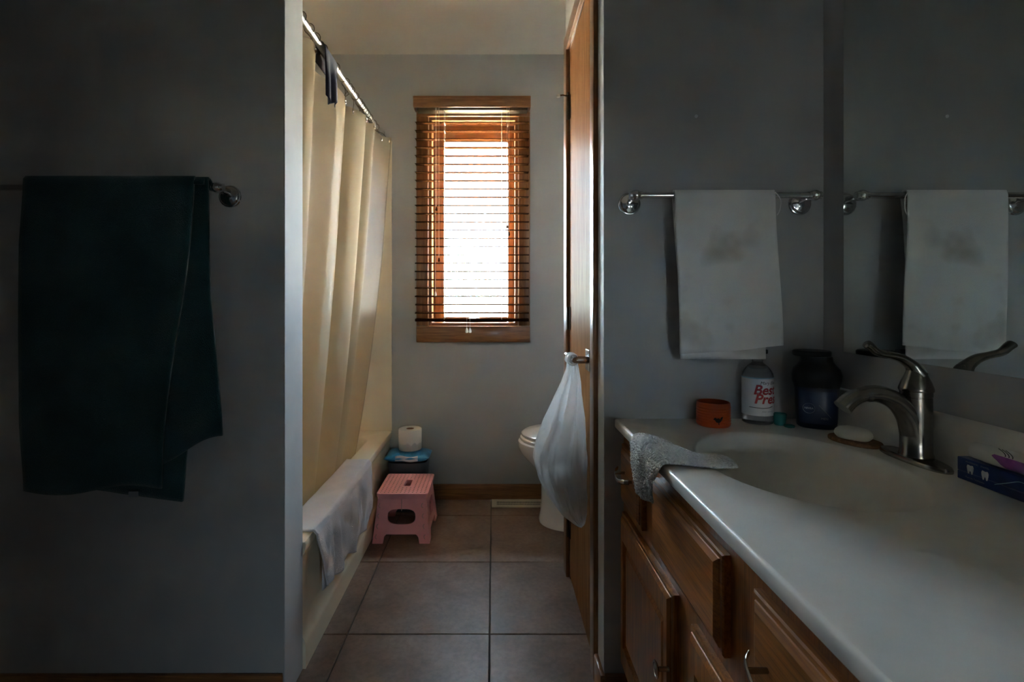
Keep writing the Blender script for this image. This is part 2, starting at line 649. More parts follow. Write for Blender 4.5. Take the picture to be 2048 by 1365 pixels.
# smooth glossy end boards on the two ends of the dividing wall
struct(obj('trim_1', MB().box(XL, XL + 0.003, YW + 0.0008, YWB - 0.0008, 0.0, 2.059, 0.0008, 1), 'gloss_trim_paint'))
struct(obj('trim_2', MB().box(XR - 0.002, XR, YW + 0.0008, YWB - 0.055, 0.0, 2.059, 0.0008, 1), 'gloss_trim_paint'))

# back wall with the window hole
WX0, WX1, WZ0, WZ1 = -0.354, 0.134, 0.951, 2.094
bw = MB()
bw.box(XTUBW - 0.1, WX0, YB, YBO, 0, CEIL).box(WX1, XM + 0.1, YB, YBO, 0, CEIL)
bw.box(WX0, WX1, YB, YBO, 0, WZ0).box(WX0, WX1, YB, YBO, WZ1, CEIL)
struct(obj('wall_back', bw, 'wall_paint'))
# closet walls right of the opening
DY0, DY1, DZ1 = 1.530, 2.012, 2.068
cw = MB()
cw.box(XR, XR + 0.09, DY1 + 0.014, YCL, 0, CEIL)
cw.box(XR, XR + 0.09, YWB - 0.03, DY0 - 0.014, 0, CEIL)
cw.box(XR, XR + 0.09, DY0 - 0.014, DY1 + 0.014, DZ1 + 0.018, CEIL)
cw.box(XR + 0.09, XM, YCL - 0.09, YCL, 0, CEIL)
struct(obj('wall_closet', cw, 'wall_paint'))

# baseboards
struct(obj('baseboard_back', MB().box(-0.553, XM, YB - 0.013, YB, 0, 0.085, 0.004), 'trim_oak_x'))
struct(obj('baseboard_opening', MB().box(XR - 0.014, XR, YW - 0.012, YWB - 0.054, 0, 0.085, 0.004), 'trim_oak_y'))
struct(obj('baseboard_closet', MB().box(XR + 0.002, XM, YCL, YCL + 0.013, 0, 0.085, 0.004), 'trim_oak_x'))
struct(obj('baseboard_left', MB().box(XRL, XL, YW - 0.013, YW, 0, 0.085, 0.004), 'trim_oak_x'))
struct(obj('baseboard_vanity', MB().box(XR - 0.001, 0.36, YW - 0.013, YW, 0, 0.085, 0.004), 'trim_oak_x'))

# window_1: casing boards, jamb, sash, pane, cranks
win = struct(link('window_1', None, None, (-0.11, YB, 0.95)))
ORG['window_1'] = (-0.11, YB, 0.95)
CX0, CX1, CZ0, CZ1 = -0.421, 0.200, 0.861, 2.16
obj('casing_board', MB().box(CX0, WX0 - 0.002, YB - 0.016, YB, WZ0, WZ1, 0.004), 'trim_oak', win)
obj('casing_board', MB().box(WX1 + 0.002, CX1, YB - 0.016, YB, WZ0, WZ1, 0.004), 'trim_oak', win)
obj('casing_board', MB().box(CX0, CX1, YB - 0.017, YB, CZ0, WZ0 - 0.001, 0.004), 'trim_oak_x', win)
obj('casing_board', MB().box(CX0, CX1, YB - 0.017, YB, WZ1 + 0.001, CZ1, 0.004), 'trim_oak_x', win)
j = 0.016
obj('jamb', MB().box(WX0, WX0 + j, YB, YBO, WZ0, WZ1), 'trim_oak', win)
obj('jamb', MB().box(WX1 - j, WX1, YB, YBO, WZ0, WZ1), 'trim_oak', win)
obj('jamb', MB().box(WX0 + j, WX1 - j, YB, YBO, WZ1 - j, WZ1), 'trim_oak_x', win)
obj('window_sill', MB().box(WX0 + j, WX1 - j, YB, YBO, WZ0, WZ0 + j), 'trim_oak_x', win)
SX0, SX1, SZ0, SZ1, SY0, SY1 = WX0 + j, WX1 - j, WZ0 + j, WZ1 - j, 2.915, 2.958
GX0, GX1, GZ0, GZ1 = -0.279, 0.080, 0.998, 1.985
obj('sash_stile', MB().box(SX0, GX0, SY0, SY1, SZ0, SZ1, 0.005), 'trim_oak', win)
obj('sash_stile', MB().box(GX1, SX1, SY0, SY1, SZ0, SZ1, 0.005), 'trim_oak', win)
obj('sash_rail', MB().box(GX0, GX1, SY0, SY1, SZ0, GZ0, 0.005), 'trim_oak_x', win)
obj('sash_rail', MB().box(GX0, GX1, SY0, SY1, GZ1, SZ1, 0.005), 'trim_oak_x', win)
obj('pane', MB().box(GX0 - 0.005, GX1 + 0.005, 2.935, 2.939, GZ0 - 0.005, GZ1 + 0.005), 'window_glass', win)
crank = MB().box(-0.14, -0.085, 2.893, 2.914, 0.976, 0.992, 0.004)
crank.tube([(-0.11, 2.897, 0.985), (-0.09, 2.875, 0.99), (-0.055, 2.868, 0.978)], [0.006, 0.005, 0.004])
obj('crank', crank, 'hinge_brass', win)

win2 = struct(link('added_window', None, None, (W2[0], YW2, W2[2])))  # unseen window, added to throw bluish light on the right wall
ORG['added_window'] = (W2[0], YW2, W2[2])
for x0, x1, z0, z1 in ((W2[0], W2[0] + 0.035, W2[2], W2[3]), (W2[1] - 0.035, W2[1], W2[2], W2[3]), (W2[0] + 0.035, W2[1] - 0.035, W2[2], W2[2] + 0.035), (W2[0] + 0.035, W2[1] - 0.035, W2[3] - 0.035, W2[3])):
    obj('window_frame', MB().box(x0, x1, YW2 - 0.09, YW2 - 0.03, z0, z1, 0.003), 'trim_oak', win2)
obj('pane', MB().box(W2[0] + 0.03, W2[1] - 0.03, YW2 - 0.062, YW2 - 0.058, W2[2] + 0.03, W2[3] - 0.03), 'window_glass', win2)

# ================================================================ window blind
bl = thing('window_blind', 'wooden slat blind with open slats hanging over the bright window', 'blind', (-0.11, 2.78, 0.96))
BX0, BX1 = -0.420, 0.190
YS = 2.776
va = MB().box(-0.4265, 0.1975, 2.728, 2.738, 2.115, 2.176, 0.003)
va.box(-0.4265, 0.1975, 2.724, 2.7285, 2.160, 2.174, 0.002)
va.box(-0.4265, -0.4165, 2.738, 2.806, 2.115, 2.176, 0.003).box(0.1875, 0.1975, 2.738, 2.806, 2.115, 2.176, 0.003)
obj('valance', va, 'trim_oak_x', bl)
obj('headrail', MB().box(-0.410, 0.182, 2.746, 2.802, 2.105, 2.150, 0.003), 'hinge_brass', bl)
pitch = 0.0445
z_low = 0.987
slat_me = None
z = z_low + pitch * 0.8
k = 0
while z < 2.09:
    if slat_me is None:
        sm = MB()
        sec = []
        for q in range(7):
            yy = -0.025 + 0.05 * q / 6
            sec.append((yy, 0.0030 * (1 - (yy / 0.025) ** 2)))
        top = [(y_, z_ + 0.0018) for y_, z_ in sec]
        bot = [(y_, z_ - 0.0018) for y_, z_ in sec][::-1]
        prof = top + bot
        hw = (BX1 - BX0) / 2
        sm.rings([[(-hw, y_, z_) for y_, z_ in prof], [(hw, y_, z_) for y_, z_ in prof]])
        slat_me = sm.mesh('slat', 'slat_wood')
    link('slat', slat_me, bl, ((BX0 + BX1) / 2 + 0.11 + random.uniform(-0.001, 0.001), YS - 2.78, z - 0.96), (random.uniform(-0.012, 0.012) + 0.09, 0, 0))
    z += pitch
    k += 1
obj('bottom_rail', MB().box(BX0, BX1, YS - 0.026, YS + 0.026, z_low - 0.010, z_low + 0.006, 0.003), 'slat_wood', bl)
for xx in (-0.263, 0.044):
    lc = MB()
    for yy in (YS - 0.0275, YS + 0.0275):
        lc.tube([(xx, yy, z_low), (xx, yy, 2.11)], 0.0010, 6)
    zz = z_low + pitch * 0.8
    while zz < 2.09:
        lc.tube([(xx, YS - 0.0275, zz - 0.003), (xx, YS + 0.0275, zz - 0.003)], 0.0008, 4)
        zz += pitch
    obj('ladder_cord', lc, 'paper_white', bl)


def tassel(x, y, z0, z_top, mat, h=0.022, r=0.006):
    cd = obj('pull_cord', MB().tube([(x, y, z0 + h), (x, y, z_top)], 0.0008, 5), 'paper_white', bl)
    obj('tassel', MB().lathe([(r * 0.75, 0), (r, h * 0.2), (r * 0.8, h * 0.6), (r * 0.3, h), (0.001, h * 1.05)], (x, y, z0), n=10), mat, cd)


YC = YS - 0.034
for px, py, mt in ((873, 422, 'slat_wood'), (878, 524, 'slat_wood'), (1014, 457, 'slat_wood'), (1018, 472, 'slat_wood'), (871, 592, 'soap_white')):
    p = ppt(px, py, YC)
    tassel(p[0], YC - random.uniform(0, 0.004), p[2], 2.115, mt)
for px in (933.5, 940):
    p = ppt(px, 666, YC)
    tassel(p[0], YC, p[2], z_low + 0.01, 'paper_white', 0.026, 0.0075)

# ================================================================ linen closet door (a door of the setting) with casing
dr = struct(link('door_1', None, None, (XR, DY0, 0)), 'varnished oak linen closet door with lever handle')
ORG['door_1'] = (XR, DY0, 0)
obj('door_leaf', MB().box(XR - 0.001, XR + 0.034, DY0 + 0.003, DY1 - 0.003, 0.014, DZ1, 0.0015, 1), 'door_oak', dr)
jb = 0.014
obj('door_jamb', MB().box(XR, XR + 0.09, DY0 - jb, DY0, 0, DZ1 + 0.004), 'trim_oak', dr)
obj('door_jamb', MB().box(XR, XR + 0.09, DY1, DY1 + jb, 0, DZ1 + 0.004), 'trim_oak', dr)
obj('door_jamb', MB().box(XR, XR + 0.09, DY0 - jb, DY1 + jb, DZ1 + 0.004, DZ1 + 0.018), 'trim_oak_y', dr)


def casing_profile(y0, y1, z0, z1, inner_sign):
    m_ = MB().box(XR - 0.0145, XR, y0, y1, z0, z1, 0.003)
    return m_


obj('casing_board', casing_profile(1.4685, DY0 - 0.006, 0, DZ1 + 0.010, 1), 'trim_oak', dr)
obj('casing_board', casing_profile(DY1 + 0.012, 2.092, 0, DZ1 + 0.010, -1), 'trim_oak', dr)
obj('casing_board', MB().box(XR - 0.0145, XR, 1.4685, 2.092, DZ1 + 0.0105, DZ1 + 0.076, 0.003), 'trim_oak_y', dr)
for zc in (1.842, 1.02, 0.21):
    hg = MB().tube([(XR - 0.008, DY1 + 0.001, zc - 0.044), (XR - 0.008, DY1 + 0.001, zc + 0.044)], 0.0065, 12)
    hg.box(XR - 0.004, XR - 0.0012, DY1 - 0.022, DY1 + 0.010, zc - 0.044, zc + 0.044)
    h_ = obj('hinge', hg, 'hinge_brass', dr)
    if zc > 1.5:
        st = MB().tube([(XR - 0.008, DY1, zc + 0.046), (XR - 0.03, DY1 - 0.008, zc + 0.047), (XR - 0.046, DY1 - 0.012, zc + 0.043)], 0.0032, 8)
        st.tube([(XR - 0.008, DY1 - 0.004, zc + 0.046), (XR - 0.008, DY1 - 0.004, zc + 0.058)], 0.006, 10)
        stp = obj('pin_stop', st, 'brushed_nickel', h_)
        obj('bumper', MB().lathe([(0.001, -0.007), (0.007, -0.005), (0.008, 0), (0.006, 0.005), (0.001, 0.006)], (XR - 0.048, DY1 - 0.0125, zc + 0.042), n=12), 'rubber_white', h_)
HZ, HY = 0.905, 1.592
ro = obj('lever_handle', MB().tube([(XR - 0.010, HY, HZ), (XR - 0.045, HY, HZ)], 0.0115, 20)
         .tube(catmull([(XR - 0.048, HY - 0.012, HZ), (XR - 0.052, HY + 0.02, HZ + 0.001), (XR - 0.053, HY + 0.07, HZ + 0.003), (XR - 0.056, HY + 0.118, HZ + 0.0055)], 5), [0.0105] * 6 + [0.0095] * 5 + [0.0085] * 5, 14, flat=0.85), 'brushed_nickel', dr)
obj('rosette', MB().box(XR - 0.010, XR - 0.001, HY - 0.033, HY + 0.033, HZ - 0.033, HZ + 0.033, 0.003), 'brushed_nickel', ro)

# ================================================================ bathtub, surround
tub = thing('bathtub', 'cream bathtub with a low apron under the shower curtain', 'bathtub', (-0.95, 2.17, 0))
RX0, RX1, RY0, RY1, RZ = XTUBW + 0.004, -0.560, YWB + 0.0005, YB - 0.003, 0.375


def rrect(x0, x1, y0, y1, r, z, n=8):
    out = []
    for cx, cy, a0 in ((x1 - r, y1 - r, 0), (x0 + r, y1 - r, PI / 2), (x0 + r, y0 + r, PI), (x1 - r, y0 + r, 3 * PI / 2)):
        for k in range(n + 1):
            a = a0 + PI / 2 * k / n
            out.append((cx + r * math.cos(a), cy + r * math.sin(a), z))
    return out


rg = [rrect(RX0, RX1 + 0.004, RY0, RY1, 0.006, RZ - 0.020), rrect(RX0, RX1 + 0.004, RY0, RY1, 0.006, RZ - 0.008),
      rrect(RX0, RX1 + 0.0015, RY0, RY1, 0.006, RZ - 0.002), rrect(RX0, RX1 - 0.006, RY0, RY1, 0.006, RZ),
      rrect(RX0 + 0.07, RX1 - 0.078, RY0 + 0.08, RY1 - 0.135, 0.07, RZ), rrect(RX0 + 0.078, RX1 - 0.088, RY0 + 0.088, RY1 - 0.145, 0.07, RZ - 0.006),
      rrect(RX0 + 0.085, RX1 - 0.095, RY0 + 0.095, RY1 - 0.155, 0.07, RZ - 0.03), rrect(RX0 + 0.12, RX1 - 0.125, RY0 + 0.14, RY1 - 0.22, 0.09, 0.10),
      rrect(RX0 + 0.15, RX1 - 0.155, RY0 + 0.17, RY1 - 0.26, 0.09, 0.065)]
basin = MB().rings(rg, cap=False)
n_ = len(rg[0])
basin.add(rg[-1], [tuple(range(n_))])
obj('basin', basin, 'tub_acrylic', tub, 50)


def apron(u, v):
    y = lerp(RY0, RY1, u)
    z = lerp(RZ - 0.016, 0.0, v)
    rec = sstep(0.335, 0.30, z) * sstep(0.075, 0.115, z) * sstep(RY0 + 0.03, RY0 + 0.10, y) * sstep(RY1 - 0.08, RY1 - 0.17, y)
    x = RX1 + 0.0032 - 0.012 * sstep(0.35, 0.32, z) + 0.014 * sstep(0.11, 0.07, z) - 0.016 * rec
    return (x, y, z)


apr = MB().grid(apron, 60, 46)
for uu in (0.0, 1.0):
    apr.grid(lambda u, v: (apron(uu, v)[0] - 0.07 * u, apron(uu, v)[1], apron(uu, v)[2]), 1, 46)
obj('apron', apr, 'tub_acrylic', tub, 60)
sur = struct(link('wall_surround', None, None, (-0.95, 2.8, 0.376)), 'cream moulded wall panels around the bathtub')
ORG['wall_surround'] = (-0.95, 2.8, 0.376)
obj('panel', MB().box(XTUBW + 0.014, -0.556, YB - 0.012, YB, RZ + 0.001, 1.965, 0.004), 'tub_acrylic', sur)
obj('panel', MB().box(XTUBW, XTUBW + 0.012, YWB + 0.014, YB - 0.001, RZ + 0.001, 1.965, 0.004), 'tub_acrylic', sur)
obj('panel', MB().box(XTUBW + 0.014, XL - 0.004, YWB, YWB + 0.012, RZ + 0.001, 1.965, 0.004), 'tub_acrylic', sur)

# shower rod
RODX, RODZ = -0.622, 2.004
rod = thing('shower_rod', 'straight metal shower curtain rod fixed between two walls', 'curtain rod', (RODX, 2.17, RODZ))
obj('rod', MB().tube([(RODX, YWB + 0.002, RODZ), (RODX, YB - 0.014, RODZ)], 0.0125, 20), 'rod_metal', rod)
for y0, y1 in ((YWB + 0.001, YWB + 0.02), (YB - 0.03, YB - 0.001)):
    obj('flange', MB().lathe([(0.028, 0), (0.028, y1 - y0)], (RODX, y0, RODZ), 'Y', 24), 'rod_metal', rod)
for yy in (2.12, 2.31):
    obj('rod_joint', MB().lathe([(0.0133, 0), (0.0133, 0.006)], (RODX, yy, RODZ), 'Y', 20), 'hinge_brass', rod)

# shower curtain
cur = thing('shower_curtain', 'translucent white vinyl shower curtain with soft pleats, tucked inside the bathtub', 'curtain', (RODX, 2.1, 0.3))
COLT = [(1.54, -0.640), (1.60, -0.662), (1.74, -0.603), (1.88, -0.668), (2.17, -0.625), (2.25, -0.680), (2.385, -0.590), (2.44, -0.668), (2.505, -0.580), (2.585, -0.612), (2.745, -0.546)]
COLB = [(1.60, -0.720), (1.63, -0.735), (1.66, -0.685), (1.75, -0.742), (1.91, -0.675), (2.01, -0.745), (2.165, -0.680), (2.21, -0.742), (2.28, -0.684), (2.38, -0.735), (2.55, -0.694)]
tt = catmull([(a, b_, 0) for a, b_ in COLT], 12)
bb = catmull([(a, b_, 0) for a, b_ in COLB], 12)
NC = len(tt) - 1
ZT, ZBOT = 1.958, 0.285


def curtain(u, v):
    i = min(int(round(u * NC)), NC)
    a, b_ = tt[i], bb[i]
    f_ = v * (0.55 + 0.45 * v * v)
    y = lerp(a.x, b_.x, v ** 1.1)
    x = lerp(a.y, b_.y, f_)
    x += 0.004 * nz(y * 5, v * 3, 2.0) * math.sin(PI * min(1, v * 1.5)) + 0.0035 * math.sin(v * 9 + u * 23) * v * (1 - v)
    droop = 0.012 * (0.5 - 0.5 * math.cos(u * 2 * PI * 11))
    z = lerp(ZT - droop * (1 - v), ZBOT, v)
    return (x, y, z)


obj('sheet', MB().grid(curtain, NC, 44), 'curtain_vinyl', cur, 60)
edge = MB()
ep = [curtain(1.0, q / 44) for q in range(45)]
edge.tube(ep, 0.0022, 6)
obj('hem', edge, 'curtain_vinyl', cur)
for i in range(NC // 12 * 2 + 1):
    u = min(1.0, i / (NC // 12 * 2))
    p = curtain(min(u, 0.985) if u > 0.5 else max(u, 0.02), 0.012)
    y = p[1]
    pts = []
    for k in range(14):
        a = PI * (-0.35 + 1.7 * k / 13)
        pts.append((RODX + 0.017 * math.cos(a), y + random.uniform(-0.0006, 0.0006), RODZ + 0.004 + 0.018 * math.sin(a)))
    pts.append((lerp(RODX, p[0], 0.55), y, RODZ - 0.030))
    pts.append((p[0], y, p[2] + 0.004))
    pts.append((p[0] + 0.004, y, p[2] - 0.006))
    rgp = obj('ring', MB().tube(pts, 0.0014, 6), 'hinge_brass', cur)
    obj('grommet', MB().tube([(p[0] + 0.003 + 0.001 * math.sin(k), y + 0.007 * math.cos(2 * PI * k / 10), p[2] - 0.002 + 0.007 * math.sin(2 * PI * k / 10)) for k in range(10)], 0.0018, 6, loop=True), 'brushed_nickel', rgp)

# caddy with bottles hanging behind the curtain
cad = thing('shower_caddy', 'dark hanging shower caddy with bottles behind the curtain', 'caddy', (-0.77, 2.77, 1.42))
fr = MB()
for xx in (-0.85, -0.70):
    fr.tube([(xx, 2.800, 1.40), (xx, 2.800, 1.90)], 0.004, 8)
for zz in (1.45, 1.66):
    fr.tube([(-0.86, 2.801, zz), (-0.86, 2.72, zz), (-0.69, 2.72, zz), (-0.69, 2.801, zz)], 0.004, 8)
    fr.box(-0.855, -0.695, 2.722, 2.80, zz - 0.002, zz + 0.002)
obj('frame', fr, 'hinge_brass', cad)
obj('bottle', MB().lathe([(0.03, 0), (0.033, 0.01), (0.033, 0.17), (0.012, 0.20), (0.012, 0.23), (0.001, 0.232)], (-0.735, 2.76, 1.663)), 'dark_bin_plastic', cad)
obj('bottle', MB().lathe([(0.028, 0), (0.03, 0.01), (0.03, 0.11), (0.014, 0.13), (0.014, 0.15), (0.001, 0.152)], (-0.74, 2.755, 1.453)), 'dark_bin_plastic', cad)

# navy washcloth over the rod
YK = 1.90
nav = thing('washcloth', 'small navy washcloth draped over the shower rod', 'washcloth', (RODX, YK, RODZ))


def navy(u, v):
    y = lerp(YK - 0.055, YK + 0.085, u) + 0.01 * (v - 0.5)
    d = lerp(-0.075, 0.185, v) + 0.022 * math.sin(u * 5.0 + 0.4) * sstep(0.5, 1, v) + 0.02 * u * sstep(0.6, 1, v)
    r = 0.0155
    fold = 0.010 * math.sin(u * 11) * sstep(0.35, 0.8, v)
    if d < -r * 1.2:
        return (RODX - r - 0.002, y, RODZ + (d + r * 1.2))
    if d > r * 1.2:
        return (RODX + r + 0.004 + fold, y, RODZ - (d - r * 1.2))
    a = d / (r * 1.2) * PI / 2
    return (RODX + r * math.sin(a), y, RODZ + r * math.cos(a))


obj('cloth', MB().grid(navy, 24, 40), 'cloth_navy', nav, 60, solid=0.003)

# lavender grey towel over the tub rim
tw = thing('bath_mat', 'lavender grey towelling bath mat draped over the bathtub rim', 'bath mat', (-0.56, 1.93, 0.376))


def mat_pt(u, v):
    y = lerp(1.585, 2.285, u)
    hang = interp([(0, 0.188), (0.1, 0.202), (0.3, 0.222), (0.6, 0.234), (0.85, 0.240), (1.0, 0.226)], u) + 0.007 * math.sin(u * 17) + 0.006 * math.sin(u * 41)
    L0 = 0.098
    d = lerp(-L0, hang, v)
    rumple = 0.5 + 0.5 * nz(y * 9, d * 4, 0.3)
    r = 0.010
    y += 0.035 * (v - 0.35) * (1 - u) ** 2 + 0.008 * nz(d * 14, y * 3, 5.0)
    if d < 0:
        return (RX1 + 0.006 + d, y, RZ + 0.006 + 0.007 * rumple)
    fold = 0.020 * max(0, math.sin(u * 23 + 3.2 * d * 3 + 0.7 + 2 * nz(y * 4, 0, 2))) ** 1.5 * sstep(0.02, 0.12, d) + 0.018 * nz(y * 17, d * 9, 9.0) * sstep(0, 0.1, d)
    lift = 0.012 * sstep(0.10, 0.22, d) * (1 - u)
    a = min(d / (r * 1.6), 1.0) * PI / 2
    base_x = RX1 + 0.006 + r * math.sin(a)
    if d <= r * 1.6:
        return (base_x, y, RZ + 0.006 - r + r * math.cos(a) + 0.007 * rumple * (1 - a))
    return (base_x + 0.004 + abs(fold) + lift, y, RZ + 0.006 - r - (d - r * 1.6))


obj('cloth', MB().grid(mat_pt, 90, 60), 'towel_lavender', tw, 70, solid=0.006, soff=1.0)


def mat_back(u, v):
    y = lerp(1.66, 2.05, u)
    d = lerp(0.02, 0.222 + 0.012 * math.sin(u * 7) - 0.045 * u, v)
    return (RX1 + 0.0085 + 0.004 * math.sin(u * 9), y, RZ - d)


obj('under_layer', MB().grid(mat_back, 24, 16), 'towel_lavender', tw, 70, solid=0.004)

# ================================================================ pink folding step stool
stl = thing('step_stool', 'pink plastic folding step stool on the tile floor beside the bathtub', 'stool', (-0.415, 2.45, 0))
X0, X1, Y0, Y1, ZT_ = -0.528, -0.296, 2.318, 2.590, 0.218


def oval(cx, cy, rx, ry, n=28, e=3.0):
    return [(p[0], p[1]) for p in superellipse(cx, cy, rx, ry, 0, n, e)]


def rr2(x0, x1, y0, y1, r, n=5):
    return [(p[0], p[1]) for p in rrect(x0, x1, y0, y1, r, 0, n)]


tp = MB().plate([rr2(X0, X1, Y0, Y1, 0.014), rr2(-0.423, -0.391, 2.418, 2.500, 0.006)], 0.014, Matrix.Translation((0, 0, ZT_ - 0.007)))
tp.plate([rr2(X0 + 0.004, X1 - 0.004, Y0 + 0.004, Y1 - 0.004, 0.012), rr2(X0 + 0.012, X1 - 0.012, Y0 + 0.012, Y1 - 0.012, 0.01)], 0.012, Matrix.Translation((0, 0, ZT_ - 0.018)))
top = obj('top', tp, 'pink_plastic', stl, 30)
dots = MB()
for ix in range(12):
    for iy in range(13):
        xx, yy = lerp(X0 + 0.016, X1 - 0.016, ix / 11), lerp(Y0 + 0.018, Y1 - 0.018, iy / 12)
        if -0.434 < xx < -0.380 and 2.406 < yy < 2.512:
            continue
        dots.lathe([(0.0032, 0), (0.0026, 0.0012), (0.001, 0.0015)], (xx, yy, ZT_), n=6)
obj('grip_dots', dots, 'stool_rubber', top)['kind'] = 'stuff'


def side_outline(wt, wb, h):
    """leg panel seen from its face: narrower above, a notch between two feet"""
    return [(-wb / 2, 0), (-wb / 2 + 0.047, 0), (-wb / 2 + 0.052, 0.028), (-wb / 2 + 0.062, 0.040), (wb / 2 - 0.062, 0.040), (wb / 2 - 0.052, 0.028),
            (wb / 2 - 0.047, 0), (wb / 2, 0), (wt / 2, h), (-wt / 2, h)]


hs = 0.196
for yb, yt, sgn in ((2.308, 2.330, -1), (2.600, 2.578, 1)):
    tilt = math.atan2(yt - yb, hs)
    M4 = Matrix.Translation((-0.414, yb, 0)) @ Matrix.Rotation(PI / 2 - tilt * 1.0, 4, 'X')
    pn = MB().plate([side_outline(0.214, 0.258, hs), oval(0, 0.116, 0.063, 0.034)], 0.010, M4)
    pnl = obj('leg_panel', pn, 'pink_plastic', stl, 30)
    kn = MB()
    for sx in (-1, 1):
        for zz in (0.03, 0.075, 0.12, 0.165):
            kn.tube([M4 @ Vector((sx * (0.1115 - 0.0185 * (zz / hs) + 0.006 * math.cos(a)), zz + 0.009 * math.sin(a), 0.006)) for a in [PI * (0.5 + k / 8) if sx > 0 else PI * (-0.5 + k / 8) for k in range(9)]], 0.0018, 5)
    kn.tube([M4 @ Vector((0, 0.142 + 0.05 * k / 4, 0.006)) for k in range(5)], 0.0016, 5)
    obj('moulding', kn, 'stool_rubber', pnl)['kind'] = 'stuff'
for xb, xt in ((-0.537, -0.519), (-0.291, -0.309)):
    tilt = math.atan2(xt - xb, hs)
    M4 = Matrix.Translation((xb, 2.454, 0)) @ Matrix.Rotation(tilt, 4, 'Y') @ Matrix.Rotation(PI / 2, 4, 'Z') @ Matrix.Rotation(PI / 2, 4, 'X')
    pn = MB().plate([side_outline(0.235, 0.270, hs), oval(0, 0.115, 0.062, 0.040)], 0.010, M4)
    obj('leg_panel', pn, 'pink_plastic', stl, 30)

# ================================================================ wastebasket, wipes, toilet paper
bn = thing('wastebasket', 'dark grey plastic wastebasket behind the pink stool', 'wastebasket', (-0.444, 2.715, 0))
rgs = []
for z_, kx in ((0.0, 0.80), (0.004, 0.82), (0.22, 0.97), (0.235, 1.0), (0.255, 1.0), (0.256, 0.97), (0.235, 0.94), (0.02, 0.78)):
    rgs.append(superellipse(-0.444, 2.712, 0.103 * kx, 0.082 * kx, z_, 40, 4.5))
obj('body', MB().rings(rgs), 'dark_bin_plastic', bn, 40)

wp = thing('wipes_pack', 'blue and white soft pack of wipes on top of the wastebasket', 'wipes pack', (-0.444, 2.69, 0.257))
rgs = []
for i in range(15):
    t = i / 14
    k = (1 - (2 * t - 1) ** 4) ** 0.5
    k = max(k, 0.03)
    x_ = lerp(-0.113, 0.113, t) - 0.444
    ring = []
    for q in range(20):
        a = 2 * PI * q / 20
        yy = 2.695 + 0.078 * math.cos(a)
        zz = 0.283 + (0.024 * k + 0.002) * math.copysign(abs(math.sin(a)) ** 0.7, math.sin(a)) + 0.004 * nz(x_ * 30, yy * 30, 1)
        ring.append((x_ + 0.006 * nz(yy * 25, q, 3) * (1 if t in (0, 1) else 0), yy, zz))
    rgs.append(ring)
obj('pack', MB().rings(rgs), 'wipes_blue', wp, 60)
pt = MB()
pt.grid(lambda u, v: (lerp(-0.50, -0.385, u), 2.6195 - 0.001 + 0.0008 * math.sin(u * 12), lerp(0.270, 0.296, v) + 0.004 * math.sin(u * 7)), 10, 4)
obj('printed_patch', pt, 'wipes_white', wp, solid=0.001)
obj('resealable_lid', MB().box(-0.478, -0.41, 2.67, 2.74, 0.3085, 0.3125, 0.002), 'wipes_white', wp)

tr = thing('toilet_roll', 'white toilet paper roll standing on the blue wipes pack', 'toilet paper', (-0.437, 2.70, 0.3130))
obj('paper', MB().lathe([(0.021, 0.0), (0.058, 0.0), (0.060, 0.003), (0.060, 0.103), (0.058, 0.106), (0.021, 0.106), (0.0205, 0.0)], (-0.437, 2.70, 0.3130), n=40, cap=False), 'paper_white', tr, 40)
obj('core', MB().lathe([(0.0204, 0.001), (0.0204, 0.105), (0.0190, 0.105), (0.0190, 0.001)], (-0.437, 2.70, 0.3130), n=30, cap=False), 'cork_wood', tr)
wr = MB().grid(lambda u, v: (-0.437 + (0.0612 + 0.004 * v * (0.6 + nz(u * 9, v, 2))) * math.cos(lerp(-2.9, 0.5, u)), 2.70 + (0.0612 + 0.004 * v) * math.sin(lerp(-2.9, 0.5, u)), 0.3135 + 0.038 * v + 0.012 * v * nz(u * 12, 0, 4)), 40, 5)
obj('torn_wrapper', wr, 'clear_wrap', tr)

# ================================================================ floor register
vt = thing('floor_register', 'cream metal floor vent register in front of the back wall', 'vent', (0.145, 2.76, 0))
obj('frame', MB().plate([rr2(-0.009, 0.300, 2.707, 2.806, 0.004), rr2(0.018, 0.273, 2.730, 2.783, 0.002)], 0.005, Matrix.Translation((0, 0, 0.0035))), 'vent_enamel', vt)
obj('shade_sheet', MB().box(0.0175, 0.2735, 2.7295, 2.7835, 0.0008, 0.0018), 'shadow_black', vt)  # thin black sheet standing in for the shade under the louvres
lv = MB()
for i in range(30):
    xx = lerp(0.024, 0.267, i / 29)
    lv.box(xx - 0.0016, xx + 0.0016, 2.730, 2.783, 0.0018, 0.0045)
lv.box(0.018, 0.273, 2.7555, 2.7575, 0.0018, 0.0048)
obj('louvres', lv, 'vent_enamel', vt)['kind'] = 'stuff'

# ================================================================ toilet
to = thing('toilet', 'white porcelain toilet with closed lid in the alcove behind the door', 'toilet', (0.50, 2.545, 0))
CYT = 2.545


def egg(xf, xb, hw, z, n=40):
    """egg-shaped ring: rounded front at xf, squarer back at xb"""
    xm = xf + hw * 1.25
    out = []
    for i in range(n):
        a = 2 * PI * i / n
        c, s = math.cos(a), math.sin(a)
        if c < 0:
            out.append((xm + (xm - xf) * c, CYT + hw * s, z))
        else:
            e = 4.0
            out.append((xm + (xb - xm) * abs(c) ** (2 / e), CYT + hw * math.copysign(abs(s) ** (2 / e), s), z))
    return out


